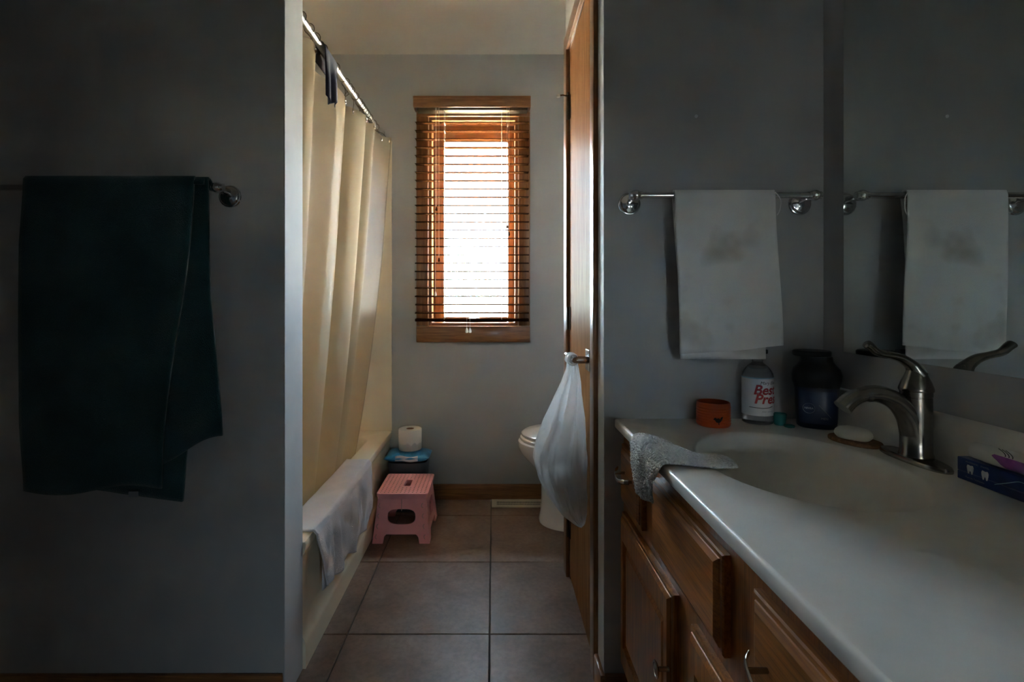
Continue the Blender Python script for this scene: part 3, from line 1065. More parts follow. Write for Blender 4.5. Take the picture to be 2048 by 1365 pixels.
obj('bowl', MB().rings([egg(0.226, 0.66, 0.128, 0.0), egg(0.224, 0.66, 0.13, 0.015), egg(0.232, 0.66, 0.122, 0.05), egg(0.236, 0.66, 0.118, 0.12), egg(0.236, 0.66, 0.118, 0.20),
                       egg(0.222, 0.66, 0.128, 0.25), egg(0.17, 0.66, 0.155, 0.30), egg(0.132, 0.66, 0.176, 0.345), egg(0.122, 0.66, 0.182, 0.375), egg(0.122, 0.66, 0.182, 0.397), egg(0.128, 0.66, 0.178, 0.401)]), 'porcelain', to, 50)
obj('seat', MB().rings([egg(0.136, 0.60, 0.180, 0.402), egg(0.132, 0.60, 0.184, 0.406), egg(0.132, 0.60, 0.184, 0.417), egg(0.138, 0.60, 0.178, 0.421)]), 'porcelain', to, 50)
obj('lid', MB().rings([egg(0.142, 0.60, 0.176, 0.4225), egg(0.138, 0.60, 0.180, 0.426), egg(0.138, 0.60, 0.180, 0.436), egg(0.148, 0.60, 0.172, 0.443), egg(0.22, 0.58, 0.11, 0.447)]), 'porcelain', to, 50)
obj('tank', MB().box(0.67, 0.865, CYT - 0.20, CYT + 0.20, 0.38, 0.74, 0.02, 3).box(0.60, 0.70, CYT - 0.12, CYT + 0.12, 0.30, 0.398, 0.01), 'porcelain', to)
obj('tank_lid', MB().box(0.66, 0.87, CYT - 0.21, CYT + 0.21, 0.741, 0.775, 0.008, 3), 'porcelain', to)
obj('flush_lever', MB().tube([(0.66, CYT - 0.15, 0.70), (0.64, CYT - 0.15, 0.70), (0.638, CYT - 0.08, 0.692)], 0.006, 10), 'chrome', to)

# ================================================================ plastic shopping bag hanging from the lever
bag = thing('plastic_bag', 'filled white plastic shopping bag hanging from the door lever', 'bag', (0.22, 1.63, 0.40))
# z, left X, right X, centre Y, half depth
BG = [(0.388, 0.262, 0.276, 1.60, 0.012), (0.402, 0.243, 0.284, 1.60, 0.035), (0.43, 0.205, 0.290, 1.61, 0.070), (0.4856, 0.166, 0.2935, 1.615, 0.092), (0.54, 0.136, 0.2945, 1.62, 0.103), (0.5957, 0.124, 0.2945, 1.625, 0.106),
      (0.65, 0.133, 0.2940, 1.63, 0.102), (0.7137, 0.160, 0.2920, 1.635, 0.084), (0.755, 0.182, 0.287, 1.64, 0.066), (0.790, 0.199, 0.282, 1.642, 0.052), (0.83, 0.216, 0.278, 1.633, 0.040), (0.87, 0.229, 0.270, 1.625, 0.031), (0.905, 0.232, 0.262, 1.618, 0.027), (0.921, 0.238, 0.256, 1.616, 0.024)]
rgs = []
for q in range(91):
    z_ = lerp(BG[0][0], BG[-1][0], q / 90)
    l_ = interp([(b_[0], b_[1]) for b_ in BG], z_)
    r_ = interp([(b_[0], b_[2]) for b_ in BG], z_)
    cy_ = interp([(b_[0], b_[3]) for b_ in BG], z_)
    dy_ = interp([(b_[0], b_[4]) for b_ in BG], z_)
    ring = []
    for i in range(120):
        a = 2 * PI * i / 120
        pl = sstep(0.50, 0.80, z_)
        ca_, sa_ = math.cos(a), math.sin(a)
        crease = 0.5 - abs(nz(ca_ * 3.1, sa_ * 3.1, z_ * 5)) - abs(nz(ca_ * 7 + 4, sa_ * 7, z_ * 9)) * 0.6
        rr_ = 1 + 0.13 * pl * math.sin(a * 8 + 3 * nz(z_ * 3, a, 0)) + 0.05 * nz(ca_ * 4.2, sa_ * 4.2, z_ * 9) + 0.16 * crease * (1 - 0.4 * pl) - 0.05
        slit = math.exp(-((math.atan2(math.sin(a + 1.95), math.cos(a + 1.95))) / 0.20) ** 2) * sstep(0.70, 0.76, z_) * sstep(0.87, 0.82, z_)
        rr_ = min(rr_, 1.12) * (1 - 0.75 * slit)
        x_ = (l_ + r_) / 2 + (r_ - l_) / 2 * math.cos(a) * min(rr_, 1.0 if math.cos(a) > 0.3 else 2.0)
        ring.append((min(x_, 0.2955), cy_ + dy_ * math.sin(a) * rr_, z_ + 0.004 * nz(a * 2, z_ * 10, 7)))
    rgs.append(ring)
bgm = MB().rings(rgs, cap=False)
bgm.add(rgs[0], [tuple(range(120))[::-1]])
bgm.add(rgs[-1], [tuple(range(120))])
obj('film', bgm, 'bag_film', bag, 70)
LX = XR - 0.0535


for y_ in (1.599, 1.632):
    obj('handle', MB().tube([(LX + (0.0165 + 0.001 * math.sin(5 * k)) * math.cos(2 * PI * k / 24), y_ + 0.002 * math.sin(3 * k), 0.9055 + 0.0165 * math.sin(2 * PI * k / 24)) for k in range(24)], 0.012, 10, flat=0.28, loop=True), 'bag_film', bag, 70)
for (cx, cy, cz, r_, mt) in ((0.236, 1.610, 0.487, 0.046, 'bag_contents_dark'), (0.196, 1.63, 0.575, 0.048, 'bag_contents_dark'), (0.238, 1.605, 0.575, 0.044, 'bag_contents_dark'), (0.228, 1.65, 0.53, 0.044, 'bag_contents_light'), (0.222, 1.63, 0.665, 0.036, 'bag_contents_light')):
    rgs = []
    for q in range(1, 12):
        th = PI * q / 12
        ring = []
        for i in range(20):
            a = 2 * PI * i / 20
            d = Vector((math.sin(th) * math.cos(a), math.sin(th) * math.sin(a), math.cos(th)))
            rr_ = r_ * (1 + 0.35 * nz(d.x * 1.8 + cx * 9, d.y * 1.8, d.z * 1.8 + cz * 7))
            ring.append((min(cx + d.x * rr_ * 0.9, 0.285), cy + d.y * rr_ * 1.2, cz + d.z * rr_))
        rgs.append(ring)
    obj('crumpled_waste', MB().rings(rgs), mt, bag, 30)

# ================================================================ vanity
HC = 0.770
XF = 0.327
vn = thing('vanity_cabinet', 'dark stained oak vanity cabinet with drawers and panel doors', 'cabinet', (0.62, 0.5, 0))
VY0, VY1 = -0.35, YW - 0.001
XFR = 0.351
obj('carcass', MB().box(XFR, XFR + 0.02, VY0, VY1, 0.10, HC - 0.024).box(XFR + 0.06, XFR + 0.075, VY0, VY1, 0, 0.10)
    .box(XFR + 0.02, XM - 0.002, VY0, VY0 + 0.018, 0.0, HC - 0.024).box(XFR + 0.02, XM - 0.002, VY1 - 0.018, VY1, 0, HC - 0.024)
    .box(XFR + 0.02, XM - 0.002, VY0 + 0.018, VY1 - 0.018, 0.10, 0.118), 'cabinet_oak_z', vn)
XD = XFR - 0.0195


def front(y0, y1, z0, z1):
    """overlay front with a stepped, routed edge"""
    st_, s2 = 0.009, 0.013
    m_ = MB()
    rings_ = []
    for xx, ins in ((XFR - 0.0005, 0.0), (XFR - 0.0105, 0.0), (XFR - 0.0125, 0.003), (XFR - 0.0130, st_), (XFR - 0.0150, st_ + 0.0008), (XD + 0.0015, s2 + 0.003), (XD, s2 + 0.006)):
        rings_.append([(xx, y0 + ins, z0 + ins), (xx, y1 - ins, z0 + ins), (xx, y1 - ins, z1 - ins), (xx, y0 + ins, z1 - ins)])
    m_.rings(rings_)
    return m_


def pull(yc, zc, half=0.048):
    m_ = MB()
    pts = catmull([(XD - 0.012, yc + half + 0.012, zc + 0.006), (XD - 0.022, yc + half, zc + 0.003), (XD - 0.027, yc + half * 0.5, zc - 0.003), (XD - 0.0285, yc, zc - 0.006), (XD - 0.027, yc - half * 0.5, zc - 0.003), (XD - 0.022, yc - half, zc + 0.003), (XD - 0.012, yc - half - 0.012, zc + 0.006)], 6)
    m_.tube(pts, 0.0055, 12, flat=0.32, up=(1, 0, 0))
    for s_ in (-1, 1):
        m_.tube([(XD + 0.002, yc + s_ * half * 0.8, zc), (XD - 0.024, yc + s_ * half * 0.8, zc)], 0.0036, 10, flat=1.0)
    return m_


def knob(yc, zc):
    return MB().lathe([(0.0055, 0.002), (0.0045, -0.004), (0.0045, -0.017), (0.012, -0.0195), (0.0155, -0.022), (0.0155, -0.0235), (0.011, -0.0245), (0.0105, -0.0235), (0.006, -0.0255), (0.001, -0.026)], (XD, yc, zc), 'X', 24)


dw = obj('drawer', front(1.180, 1.360, 0.560, 0.712), 'cabinet_oak_y', vn, 20)
obj('handle', pull(1.27, 0.652, 0.042), 'brushed_nickel', dw)
obj('false_front', front(0.760, 1.096, 0.560, 0.712), 'cabinet_oak_y', vn, 20)
dw = obj('drawer', front(0.26, 0.673, 0.560, 0.712), 'cabinet_oak_y', vn, 20)
obj('handle', pull(0.585, 0.640), 'brushed_nickel', dw)


def door(y0, y1, z0, z1, knob_y):
    fw, rw = 0.036, 0.064
    d = obj('door', front_frame(y0, y1, z0, z1, fw, rw), 'cabinet_oak_z', vn, 20)
    obj('knob', knob(knob_y, 0.386), 'brushed_nickel', d)
    ins = 0.022
    pm = MB()
    a0, a1, c0, c1 = y0 + fw, y1 - fw, z0 + rw, z1 - rw
    pm.rings([[(XFR - 0.006, a0 - 0.003, c0 - 0.003), (XFR - 0.006, a1 + 0.003, c0 - 0.003), (XFR - 0.006, a1 + 0.003, c1 + 0.003), (XFR - 0.006, a0 - 0.003, c1 + 0.003)],
              [(XFR - 0.007, a0 + 0.004, c0 + 0.004), (XFR - 0.007, a1 - 0.004, c0 + 0.004), (XFR - 0.007, a1 - 0.004, c1 - 0.004), (XFR - 0.007, a0 + 0.004, c1 - 0.004)],
              [(XD + 0.003, a0 + ins, c0 + ins), (XD + 0.003, a1 - ins, c0 + ins), (XD + 0.003, a1 - ins, c1 - ins), (XD + 0.003, a0 + ins, c1 - ins)]], cap=False)
    pm.add([(XD + 0.003, a0 + ins, c0 + ins), (XD + 0.003, a1 - ins, c0 + ins), (XD + 0.003, a1 - ins, c1 - ins), (XD + 0.003, a0 + ins, c1 - ins)], [(0, 1, 2, 3)])
    obj('raised_panel', pm, 'cabinet_oak_z', d, 20)


def front_frame(y0, y1, z0, z1, fw, rw):
    m_ = MB()
    rings_ = []
    for xx, ins in ((XFR - 0.0005, 0.0), (XFR - 0.0105, 0.0), (XFR - 0.0125, 0.003), (XFR - 0.0130, 0.008), (XFR - 0.0150, 0.0088), (XD + 0.0015, 0.014), (XD, 0.017)):
        rings_.append([(xx, y0 + ins, z0 + ins), (xx, y1 - ins, z0 + ins), (xx, y1 - ins, z1 - ins), (xx, y0 + ins, z1 - ins)])
    for xx, d_ in ((XD, -0.002), (XD + 0.0015, 0.0), (XFR - 0.002, 0.0), (XFR - 0.0005, 0.0)):
        rings_.append([(xx, y0 + fw + d_, z0 + rw + d_), (xx, y1 - fw - d_, z0 + rw + d_), (xx, y1 - fw - d_, z1 - rw - d_), (xx, y0 + fw + d_, z1 - rw - d_)])
    m_.rings(rings_, cap=False)
    return m_


door(0.971, 1.360, 0.13, 0.532, 0.971 + 0.010)
door(0.35, 0.8855, 0.13, 0.532, 0.8855 - 0.020)

# countertop with the integral oval basin and a backsplash
ct = thing('countertop', 'off white moulded vanity top with an integral oval sink', 'countertop', (0.6, 0.5, HC - 0.024))
SCX, SCY, SRX, SRY = 0.598, 1.012, 0.178, 0.232
NS = 96
BX, CY0, CY1 = XM - 0.0205, VY0 - 0.01, YW - 0.0008


def ray_rect(a):
    """point of the counter outline in direction a from the sink centre"""
    c, s = math.cos(a), math.sin(a)
    t = 1e9
    if c > 1e-9:
        t = min(t, (BX - SCX) / c)
    if c < -1e-9:
        t = min(t, (XF + 0.006 - SCX) / c)
    if s > 1e-9:
        t = min(t, (CY1 - SCY) / s)
    if s < -1e-9:
        t = min(t, (CY0 - SCY) / s)
    return (SCX + c * t, SCY + s * t)


angs = sorted([2 * PI * i / NS for i in range(NS)] + [math.atan2(yy - SCY, xx - SCX) % (2 * PI) for xx in (BX, XF + 0.006) for yy in (CY0, CY1)])
rgs = [[(*ray_rect(a), HC) for a in angs]]
for k_, dz in ((1.045, 0.0), (1.02, -0.0008), (1.0, -0.004), (0.985, -0.010), (0.955, -0.030), (0.90, -0.062), (0.80, -0.092), (0.62, -0.118), (0.36, -0.132), (0.12, -0.137)):
    rgs.append([(SCX + SRX * k_ * math.cos(a), SCY + SRY * k_ * math.sin(a), HC + dz) for a in angs])
tm = MB().rings(rgs, cap=False)
tm.add(rgs[-1], [tuple(range(len(angs)))])
# front edge: rounded lip, hanging 22 mm
ed = []
for dx, dz in ((0.006, 0.0), (0.003, -0.0006), (0.001, -0.0025), (0.0, -0.005), (0.0, -0.021), (0.0015, -0.0235), (0.004, -0.024), (0.03, -0.024)):
    ed.append([(XF + dx, CY0, HC + dz), (XF + dx, CY1, HC + dz)])
for a_, b_ in zip(ed, ed[1:]):
    tm.add([a_[0], a_[1], b_[1], b_[0]], [(0, 1, 2, 3)])
obj('top', tm, 'counter_marble', ct, 45)
bsp = MB()
sec = [(BX - 0.016, HC + 0.0002), (BX - 0.009, HC + 0.0018), (BX - 0.003, HC + 0.007), (BX, HC + 0.015), (BX, HC + 0.090), (BX + 0.003, HC + 0.0945), (BX + 0.006, HC + 0.096), (XM - 0.0008, HC + 0.096), (XM - 0.0008, HC + 0.0002)]
bsp.rings([[(x_, CY0, z_) for x_, z_ in sec], [(x_, CY1, z_) for x_, z_ in sec]])
obj('backsplash', bsp, 'counter_marble', ct, 45)
obj('drain', MB().lathe([(0.020, 0), (0.0205, 0.002), (0.015, 0.003), (0.001, 0.0035)], (SCX, SCY, HC - 0.1375), n=28), 'brushed_nickel', ct)

# faucet
FX, FY = 0.838, 1.0215
fa = thing('faucet', 'brushed nickel single lever bathroom faucet on the vanity top', 'faucet', (FX, FY, HC))
rgs = []
for k_, dz in ((1.0, 0.0004), (1.0, 0.005), (0.96, 0.009), (0.86, 0.011)):
    rgs.append([(FX - 0.004 + (p[0]) * k_, FY + p[1] * k_, HC + dz) for p in superellipse(0, 0, 0.026, 0.082, 0, 48, 2.3)])
obj('base_plate', MB().rings(rgs), 'brushed_nickel', fa)
obj('body', MB().lathe([(0.0285, 0.010), (0.0285, 0.014), (0.0268, 0.018), (0.0262, 0.05), (0.0265, 0.09), (0.0262, 0.125), (0.0262, 0.127), (0.0252, 0.1275), (0.0252, 0.1295), (0.0268, 0.130), (0.0268, 0.139)], (FX, FY, HC), n=40), 'brushed_nickel', fa)
sp = catmull([(FX - 0.006, FY, HC + 0.055), (FX - 0.016, FY, HC + 0.088), (FX - 0.040, FY, HC + 0.118), (FX - 0.075, FY, HC + 0.133), (FX - 0.108, FY, HC + 0.131), (FX - 0.130, FY, HC + 0.121), (FX - 0.146, FY, HC + 0.106)], 6)
ns = len(sp)
obj('spout', MB().tube(sp, [lerp(0.021, 0.0155, min(1, i / ns * 1.5)) if i / ns < 0.6 else lerp(0.0145, 0.0165, (i / ns - 0.6) / 0.4) for i in range(ns)], 20, flat=1.15, up=(0, 1, 0)), 'brushed_nickel', fa)
obj('cap', MB().lathe([(0.0282, 0.1395), (0.0290, 0.142), (0.0285, 0.146), (0.0245, 0.158), (0.020, 0.168), (0.0165, 0.178), (0.0140, 0.186), (0.009, 0.192)], (FX, FY, HC), n=40), 'brushed_nickel', fa)
lvp = catmull([(FX + 0.003, FY, HC + 0.172), (FX - 0.008, FY, HC + 0.189), (FX - 0.028, FY, HC + 0.203), (FX - 0.052, FY, HC + 0.210), (FX - 0.076, FY, HC + 0.216), (FX - 0.090, FY, HC + 0.227), (FX - 0.100, FY, HC + 0.234)], 6)
nl = len(lvp)
lev = MB().tube(lvp, [interp([(0, 0.016), (0.2, 0.0105), (0.5, 0.0070), (0.8, 0.0078), (0.94, 0.0085), (1, 0.004)], i / (nl - 1)) for i in range(nl)], 16, flat=1.3, up=(0, 1, 0))
obj('lever', lev, 'brushed_nickel', fa)

# mirror
mr = obj('wall_mirror', MB().box(XM - 0.0055, XM - 0.0005, -0.30, 1.302, 0.957, 2.05, 0.001, 1), 'mirror_silver', origin=(XM, 0.5, 0.957))
tag(mr, 'large frameless wall mirror above the vanity top', 'mirror')


# ================================================================ towel bars and towels
def towel_bar(label, xs, zc, d=0.068, group=None):
    t = thing('towel_bar', label, 'towel bar', (sum(xs) / len(xs), YW, zc))
    yb = YW - d
    obj('bar', MB().tube([(xs[0], yb, zc), (xs[-1], yb, zc)], 0.0078, 18), 'chrome', t)
    for x_ in xs:
        po = obj('post', MB().lathe([(0.0085, -0.012), (0.0075, -0.028), (0.008, -0.045), (0.011, -0.052)], (x_, YW, zc), 'Y', 20)
                 .lathe([(0.001, -0.0148), (0.006, -0.0138), (0.0105, -0.0102), (0.0138, -0.005), (0.0148, 0), (0.0138, 0.005), (0.0105, 0.0102), (0.006, 0.0138), (0.001, 0.0148)], (x_, yb, zc), 'Y', 20)
                 .lathe([(0.010, -0.016), (0.011, 0), (0.010, 0.016)], (x_, yb, zc), 'X', 20), 'chrome', t)
        obj('rosette', MB().lathe([(0.0295, -0.0004), (0.0305, -0.004), (0.0285, -0.007), (0.0265, -0.0075), (0.0255, -0.010), (0.022, -0.0125), (0.020, -0.0128), (0.013, -0.016), (0.009, -0.017)], (x_, YW, zc - 0.010), 'Y', 36), 'chrome', po)
    return t


towel_bar('chrome towel bar holding the white hand towel', [0.3655, 0.8235], 1.3585)
towel_bar('chrome towel bar holding the dark teal bath towel', [-1.475, -0.7085], 1.3785)


def drape(x0f, x1f, yb, zc, r, front_l, back_l, wob, seed, nu=40, nv=70, flare=0.0, bottom=None):
    """sheet over a bar along X: v runs from the front hem over the bar to the back hem"""
    tot = front_l + back_l + PI * r

    def fn(u, v):
        s = v * tot
        if s < front_l:
            dd = front_l - s
            z_, y_, side = zc - dd, yb - r, dd
            if bottom:
                z_ -= bottom(u) * dd / front_l
            y_ -= flare * dd + wob * sstep(0.0, front_l, dd) * (nz(u * 2.6, dd * 3.0, seed) + 0.5 * nz(u * 6, dd * 2, seed + 4))
        elif s < front_l + PI * r:
            a = (s - front_l) / r
            z_, y_, side = zc + r * math.sin(a), yb - r * math.cos(a), 0.0
        else:
            dd = s - front_l - PI * r
            z_, y_, side = zc - dd, yb + r + 0.3 * wob * sstep(0, back_l, dd) * nz(u * 3, dd * 3, seed + 9), -dd
        return (lerp(x0f(side), x1f(side), u), y_, z_)
    return MB().grid(fn, nu, nv)


ht = thing('hand_towel', 'white stained hand towel folded over the right towel bar', 'towel', (0.6, YW - 0.07, 0.96))
YBAR = YW - 0.068
obj('cloth', drape(lambda d: 0.462 + 0.010 * sstep(0.0, 0.39, abs(d)) + (0.012 if d < 0 else 0.0) * min(1, -d * 4), lambda d: 0.716 + 0.017 * sstep(0.0, 0.39, abs(d)) - (0.03 * min(1, -d * 4) if d < 0 else 0), YBAR, 1.361, 0.0115, 0.392, 0.424, 0.010, 3.0, flare=0.012,
                   bottom=lambda u: 0.016 * (1 - u) - 0.006 * sstep(0.55, 1, u)), 'towel_white', ht, 60, solid=0.0035)
hm = MB().tube([(lerp(0.4715, 0.7325, k / 30), YBAR - 0.0205 - 0.004 * 0, 1.361 - 0.392 - 0.015 * (1 - k / 30) + 0.016) for k in range(31)], 0.0012, 5)
lp = MB().tube(catmull([(0.716, YBAR - 0.012, 1.365), (0.727, YBAR - 0.016, 1.345), (0.726, YBAR - 0.016, 1.32), (0.719, YBAR - 0.015, 1.305)], 5), 0.0012, 5)
obj('hanging_loop', lp, 'towel_white', ht)

bt = thing('bath_towel', 'dark teal bath towel folded over the left towel bar', 'towel', (-0.95, YW - 0.07, 0.6))
ZB2 = 1.3785


def lay(right, left, yoff, bottom_f, nm, seed, thick=0.008):
    """one hanging layer; right/left give X against the depth below the bar, bottom_f the hem"""
    def fn(u, v):
        hem = bottom_f(u)
        d = v * hem - 0.02 * (1 - v)
        x_ = lerp(left(d), right(d), u)
        y_ = YBAR + yoff - (0.006 * nz(u * 3, d * 3, seed) + 0.010 * nz(u * 1.3, d * 1.2, seed + 2)) * sstep(0, 0.2, d)
        if d < 0:
            y_ = YBAR + yoff * (1 + d * 25) if yoff < 0 else YBAR + yoff
        return (x_, y_, ZB2 + 0.0225 - max(d, 0) - 0.0 + (min(d, 0) * 0.2))
    return obj(nm, MB().grid(fn, 36, 60), 'towel_teal', bt, 60, solid=thick)


def pxx(px, y=YBAR - 0.02):
    return (px - VX) / F * y


hem_front = 0.795
lay(lambda d: lerp(pxx(390), pxx(325), sstep(0, 0.75, d) * 0.75 + 0.25 * d / 0.79), lambda d: lerp(pxx(52), pxx(45), min(1, d * 6)) + 0.012 * sstep(0.6, 0.8, d), -0.024, lambda u: 0.790 + 0.012 * math.sin(u * 6), 'front_layer', 1.0)
lay(lambda d: interp([(0, pxx(413)), (0.3, pxx(418)), (0.6, pxx(440)), (0.7, pxx(446))], d), lambda d: pxx(220), -0.013, lambda u: lerp(0.745, 0.655, sstep(0.25, 1.0, u)), 'middle_layer', 5.0)
lay(lambda d: lerp(pxx(400), pxx(350), d / 0.82), lambda d: pxx(150), 0.013, lambda u: lerp(0.80, 0.834, u), 'back_layer', 8.0)
obj('fold_over', MB().grid(lambda u, v: (lerp(pxx(52), pxx(408), u), YBAR + 0.020 * math.cos(v * PI) * -1.1, ZB2 + 0.004 + 0.020 * math.sin(v * PI)), 30, 14), 'towel_teal', bt, 60, solid=0.006)
p = ppt(268, 988, YBAR - 0.012)
obj('care_tag', MB().box(p[0] - 0.012, p[0] + 0.012, YBAR - 0.015, YBAR - 0.0135, p[2] - 0.008, p[2] + 0.006), 'print_grey', bt)

# small nail hole plug on the wall above the bar
p = ppt(1392, 233, YW)
tag(obj('wall_anchor', MB().lathe([(0.0045, -0.0003), (0.0045, -0.002), (0.002, -0.003), (0.0008, -0.0015)], (p[0], YW, p[2]), 'Y', 12), 'label_white', origin=(p[0], YW, p[2])), 'tiny white plastic anchor in the wall above the towel bar', 'wall anchor')

# ================================================================ things on the vanity top
# grey washcloth over the counter edge
gw = thing('dish_cloth', 'grey waffle textured cloth draped over the front edge of the countertop', 'cloth', (0.36, 1.08, HC))


def grey(u, v):
    """u along the counter edge, v from the inner tip over the edge to the hanging tip"""
    d = lerp(-0.125, 0.088, v)
    tipin = sstep(0.0, 0.75, (-d) / 0.125)
    near = lerp(0.985, 0.985 + 0.0, 0) - 0.02 * tipin
    far = 1.195 - 0.155 * max(0, tipin) ** 1.3
    if d > 0:
        q = d / 0.088
        near = lerp(0.985, 1.010, q)
        far = lerp(1.195, 1.085, q ** 1.4)
    y_ = lerp(near, far, u)
    wr_ = 0.5 + 0.5 * nz(y_ * 22, d * 16, 3.3)
    cell = 0.0022 * max(abs(math.sin(y_ * 480 + 6 * nz(y_ * 12, d * 12, 0)) * math.sin(d * 520 + 6 * nz(y_ * 12, d * 12, 5))), 0.15)
    puff = cell + 0.013 * math.sin(PI * min(1, max(0, u))) ** 0.6 * (0.6 + 0.7 * wr_) + 0.002
    r = 0.010
    if d < 0:
        return (XF + 0.006 - d + 0.01 * nz(y_ * 9, 1, 1), y_, HC + 0.0035 + puff * (1 - 0.55 * tipin))
    if d < r * 1.6:
        a = d / (r * 1.6) * PI / 2
        return (XF + 0.006 - (r + puff) * math.sin(a), y_, HC + 0.0035 - r + (r + puff) * math.cos(a))
    fold = 0.010 * math.sin(u * 9 + d * 30)
    return (XF + 0.006 - r - puff - 0.002 - abs(fold) * sstep(0.01, 0.05, d), y_, HC + 0.0035 - r - (d - r * 1.6))


obj('cloth', MB().grid(grey, 150, 190), 'cloth_grey', gw, 80, solid=0.005, soff=0.0)

# orange ribbed tub
p = (0.5625, 1.318)
ot = thing('orange_tub', 'small round translucent orange plastic tub near the wall', 'tub', (*p, HC))
prof = [(0.038, 0.0005), (0.0405, 0.003)]
for i in range(7):
    z_ = 0.006 + i * 0.0068
    prof += [(0.0412, z_), (0.0418, z_ + 0.002), (0.0412, z_ + 0.004), (0.0405, z_ + 0.0055)]
prof += [(0.0405, 0.056), (0.0395, 0.060), (0.0375, 0.0605), (0.0372, 0.056), (0.0372, 0.004), (0.001, 0.003)]
obj('body', MB().lathe(prof, (*p, HC), n=48), 'orange_plastic', ot, 40)


def on_cyl(cx, cy, r, ang0, vs, z0):
    """wrap flat (x, y) text points around a vertical cylinder, x to the right as seen from outside"""
    out = []
    for q in vs:
        a = ang0 + q.x / r
        out.append((cx + r * math.cos(a), cy + r * math.sin(a), z0 + q.y))
    return out


AF = -PI / 2 - math.atan2(p[0], p[1])    # direction from the thing towards the camera


def face_angle(cx, cy):
    return math.atan2(-cy, -cx)


# dark bird mark: body, tail, head, legs
bird = [(-0.012, 0.005), (-0.008, 0.010), (-0.004, 0.0075), (0.001, 0.0085), (0.004, 0.006), (0.007, 0.011), (0.012, 0.0125), (0.009, 0.004), (0.005, -0.001), (0.002, -0.003), (0.0025, -0.008), (0.0005, -0.008), (0.000, -0.003), (-0.005, -0.002), (-0.008, 0.003)]
bm_ = MB()
a0 = face_angle(*p) + 0.28
bm_.add(on_cyl(p[0], p[1], 0.0424, a0, [Vector(q) for q in bird], HC + 0.018), [tuple(range(len(bird)))])
obj('bird_mark', bm_, 'print_black', ot, solid=0.0004)

# clear spray bottle
p = (0.690, 1.346)
br = 0.0375
bo = thing('spray_bottle', 'clear plastic bottle with a white label and red lettering', 'bottle', (*p, HC))
obj('body', MB().lathe([(0.034, 0.0005), (0.0372, 0.003), (br, 0.006), (br, 0.124), (0.0365, 0.130), (0.031, 0.140), (0.022, 0.150), (0.0135, 0.157), (0.0125, 0.160), (0.0125, 0.168)], (*p, HC), n=48), 'bottle_clear', bo, 40)
lbl = MB().lathe([(br + 0.0006, 0.024), (br + 0.0006, 0.121)], (*p, HC), n=64, cap=False)
lb = obj('label', lbl, 'label_white', bo)
fa_ = face_angle(*p)
for body, size, x0, z_, mt, sh in (("Mary Ellen's", 0.0115, 0.006, 0.1045, 'print_black', 0.25), ('Best', 0.034, -0.010, 0.0795, 'print_red', 0.25), ('Press', 0.034, -0.008, 0.0565, 'print_red', 0.25), ('clear starch', 0.0065, 0.010, 0.034, 'print_grey', 0.0)):
    vs, fs = text_verts(body, size, sh, bold=0.0009 if mt == 'print_red' else 0.0)
    obj('lettering', MB().add(on_cyl(p[0], p[1], br + 0.0014, fa_, [Vector((q.x + x0, q.y, 0)) for q in vs], HC + z_), fs), mt, lb, smooth=False)
sw = [Vector((-0.020 + 0.060 * k / 20, -0.004 + 0.010 * (k / 20) ** 2 + 0.0035 * math.cos(k / 20 * PI), 0)) for k in range(21)]
obj('swoosh', MB().tube(on_cyl(p[0], p[1], br + 0.0012, fa_, sw, HC + 0.046), 0.0008, 5), 'print_black', lb)
obj('label_band', MB().lathe([(br + 0.0009, 0.1185), (br + 0.0009, 0.1215)], (*p, HC), n=64, cap=False), 'label_blue', lb)
obj('spray_head', MB().lathe([(0.0135, 0.160), (0.0135, 0.170), (0.0105, 0.172), (0.0105, 0.180)], (*p, HC), n=24), 'bottle_clear', bo)
obj('nozzle', MB().box(p[0] - 0.004, p[0] + 0.024, p[1] - 0.009, p[1] + 0.009, HC + 0.1795, HC + 0.1915, 0.003), 'black_plastic', bo)

# teal cap with a loop
p = (0.733, 1.318)
tl = thing('teal_cap', 'small teal plastic cap between the label bottle and the dark bottle', 'cap', (*p, HC))
obj('cup', MB().lathe([(0.012, 0.0005), (0.0135, 0.002), (0.0155, 0.026), (0.0155, 0.030), (0.0140, 0.030), (0.012, 0.004), (0.001, 0.003)], (*p, HC), n=28), 'teal_plastic', tl)
obj('tab', MB().tube([(p[0] + 0.010 + 0.010 * math.cos(2 * PI * k / 16), p[1] - 0.025 + 0.010 * math.sin(2 * PI * k / 16), HC + 0.0035) for k in range(16)], 0.003, 8, loop=True).tube([(p[0] + 0.004, p[1] - 0.010, HC + 0.0035), (p[0] + 0.006, p[1] - 0.018, HC + 0.0035)], 0.003, 8), 'teal_plastic', tl)

# dark navy bottle with a wide black top
p = (0.8150, 1.300)
nb = thing('lotion_bottle', 'dark navy bottle with a wide black top in the counter corner', 'bottle', (*p, HC))


def nring(rx, ry, z_, e=2.6):
    ca, sa = math.cos(0.42), math.sin(0.42)
    return [(p[0] + q[0] * ca + q[1] * sa, p[1] - q[0] * sa + q[1] * ca, HC + z_) for q in superellipse(0, 0, rx, ry, 0, 48, e)]


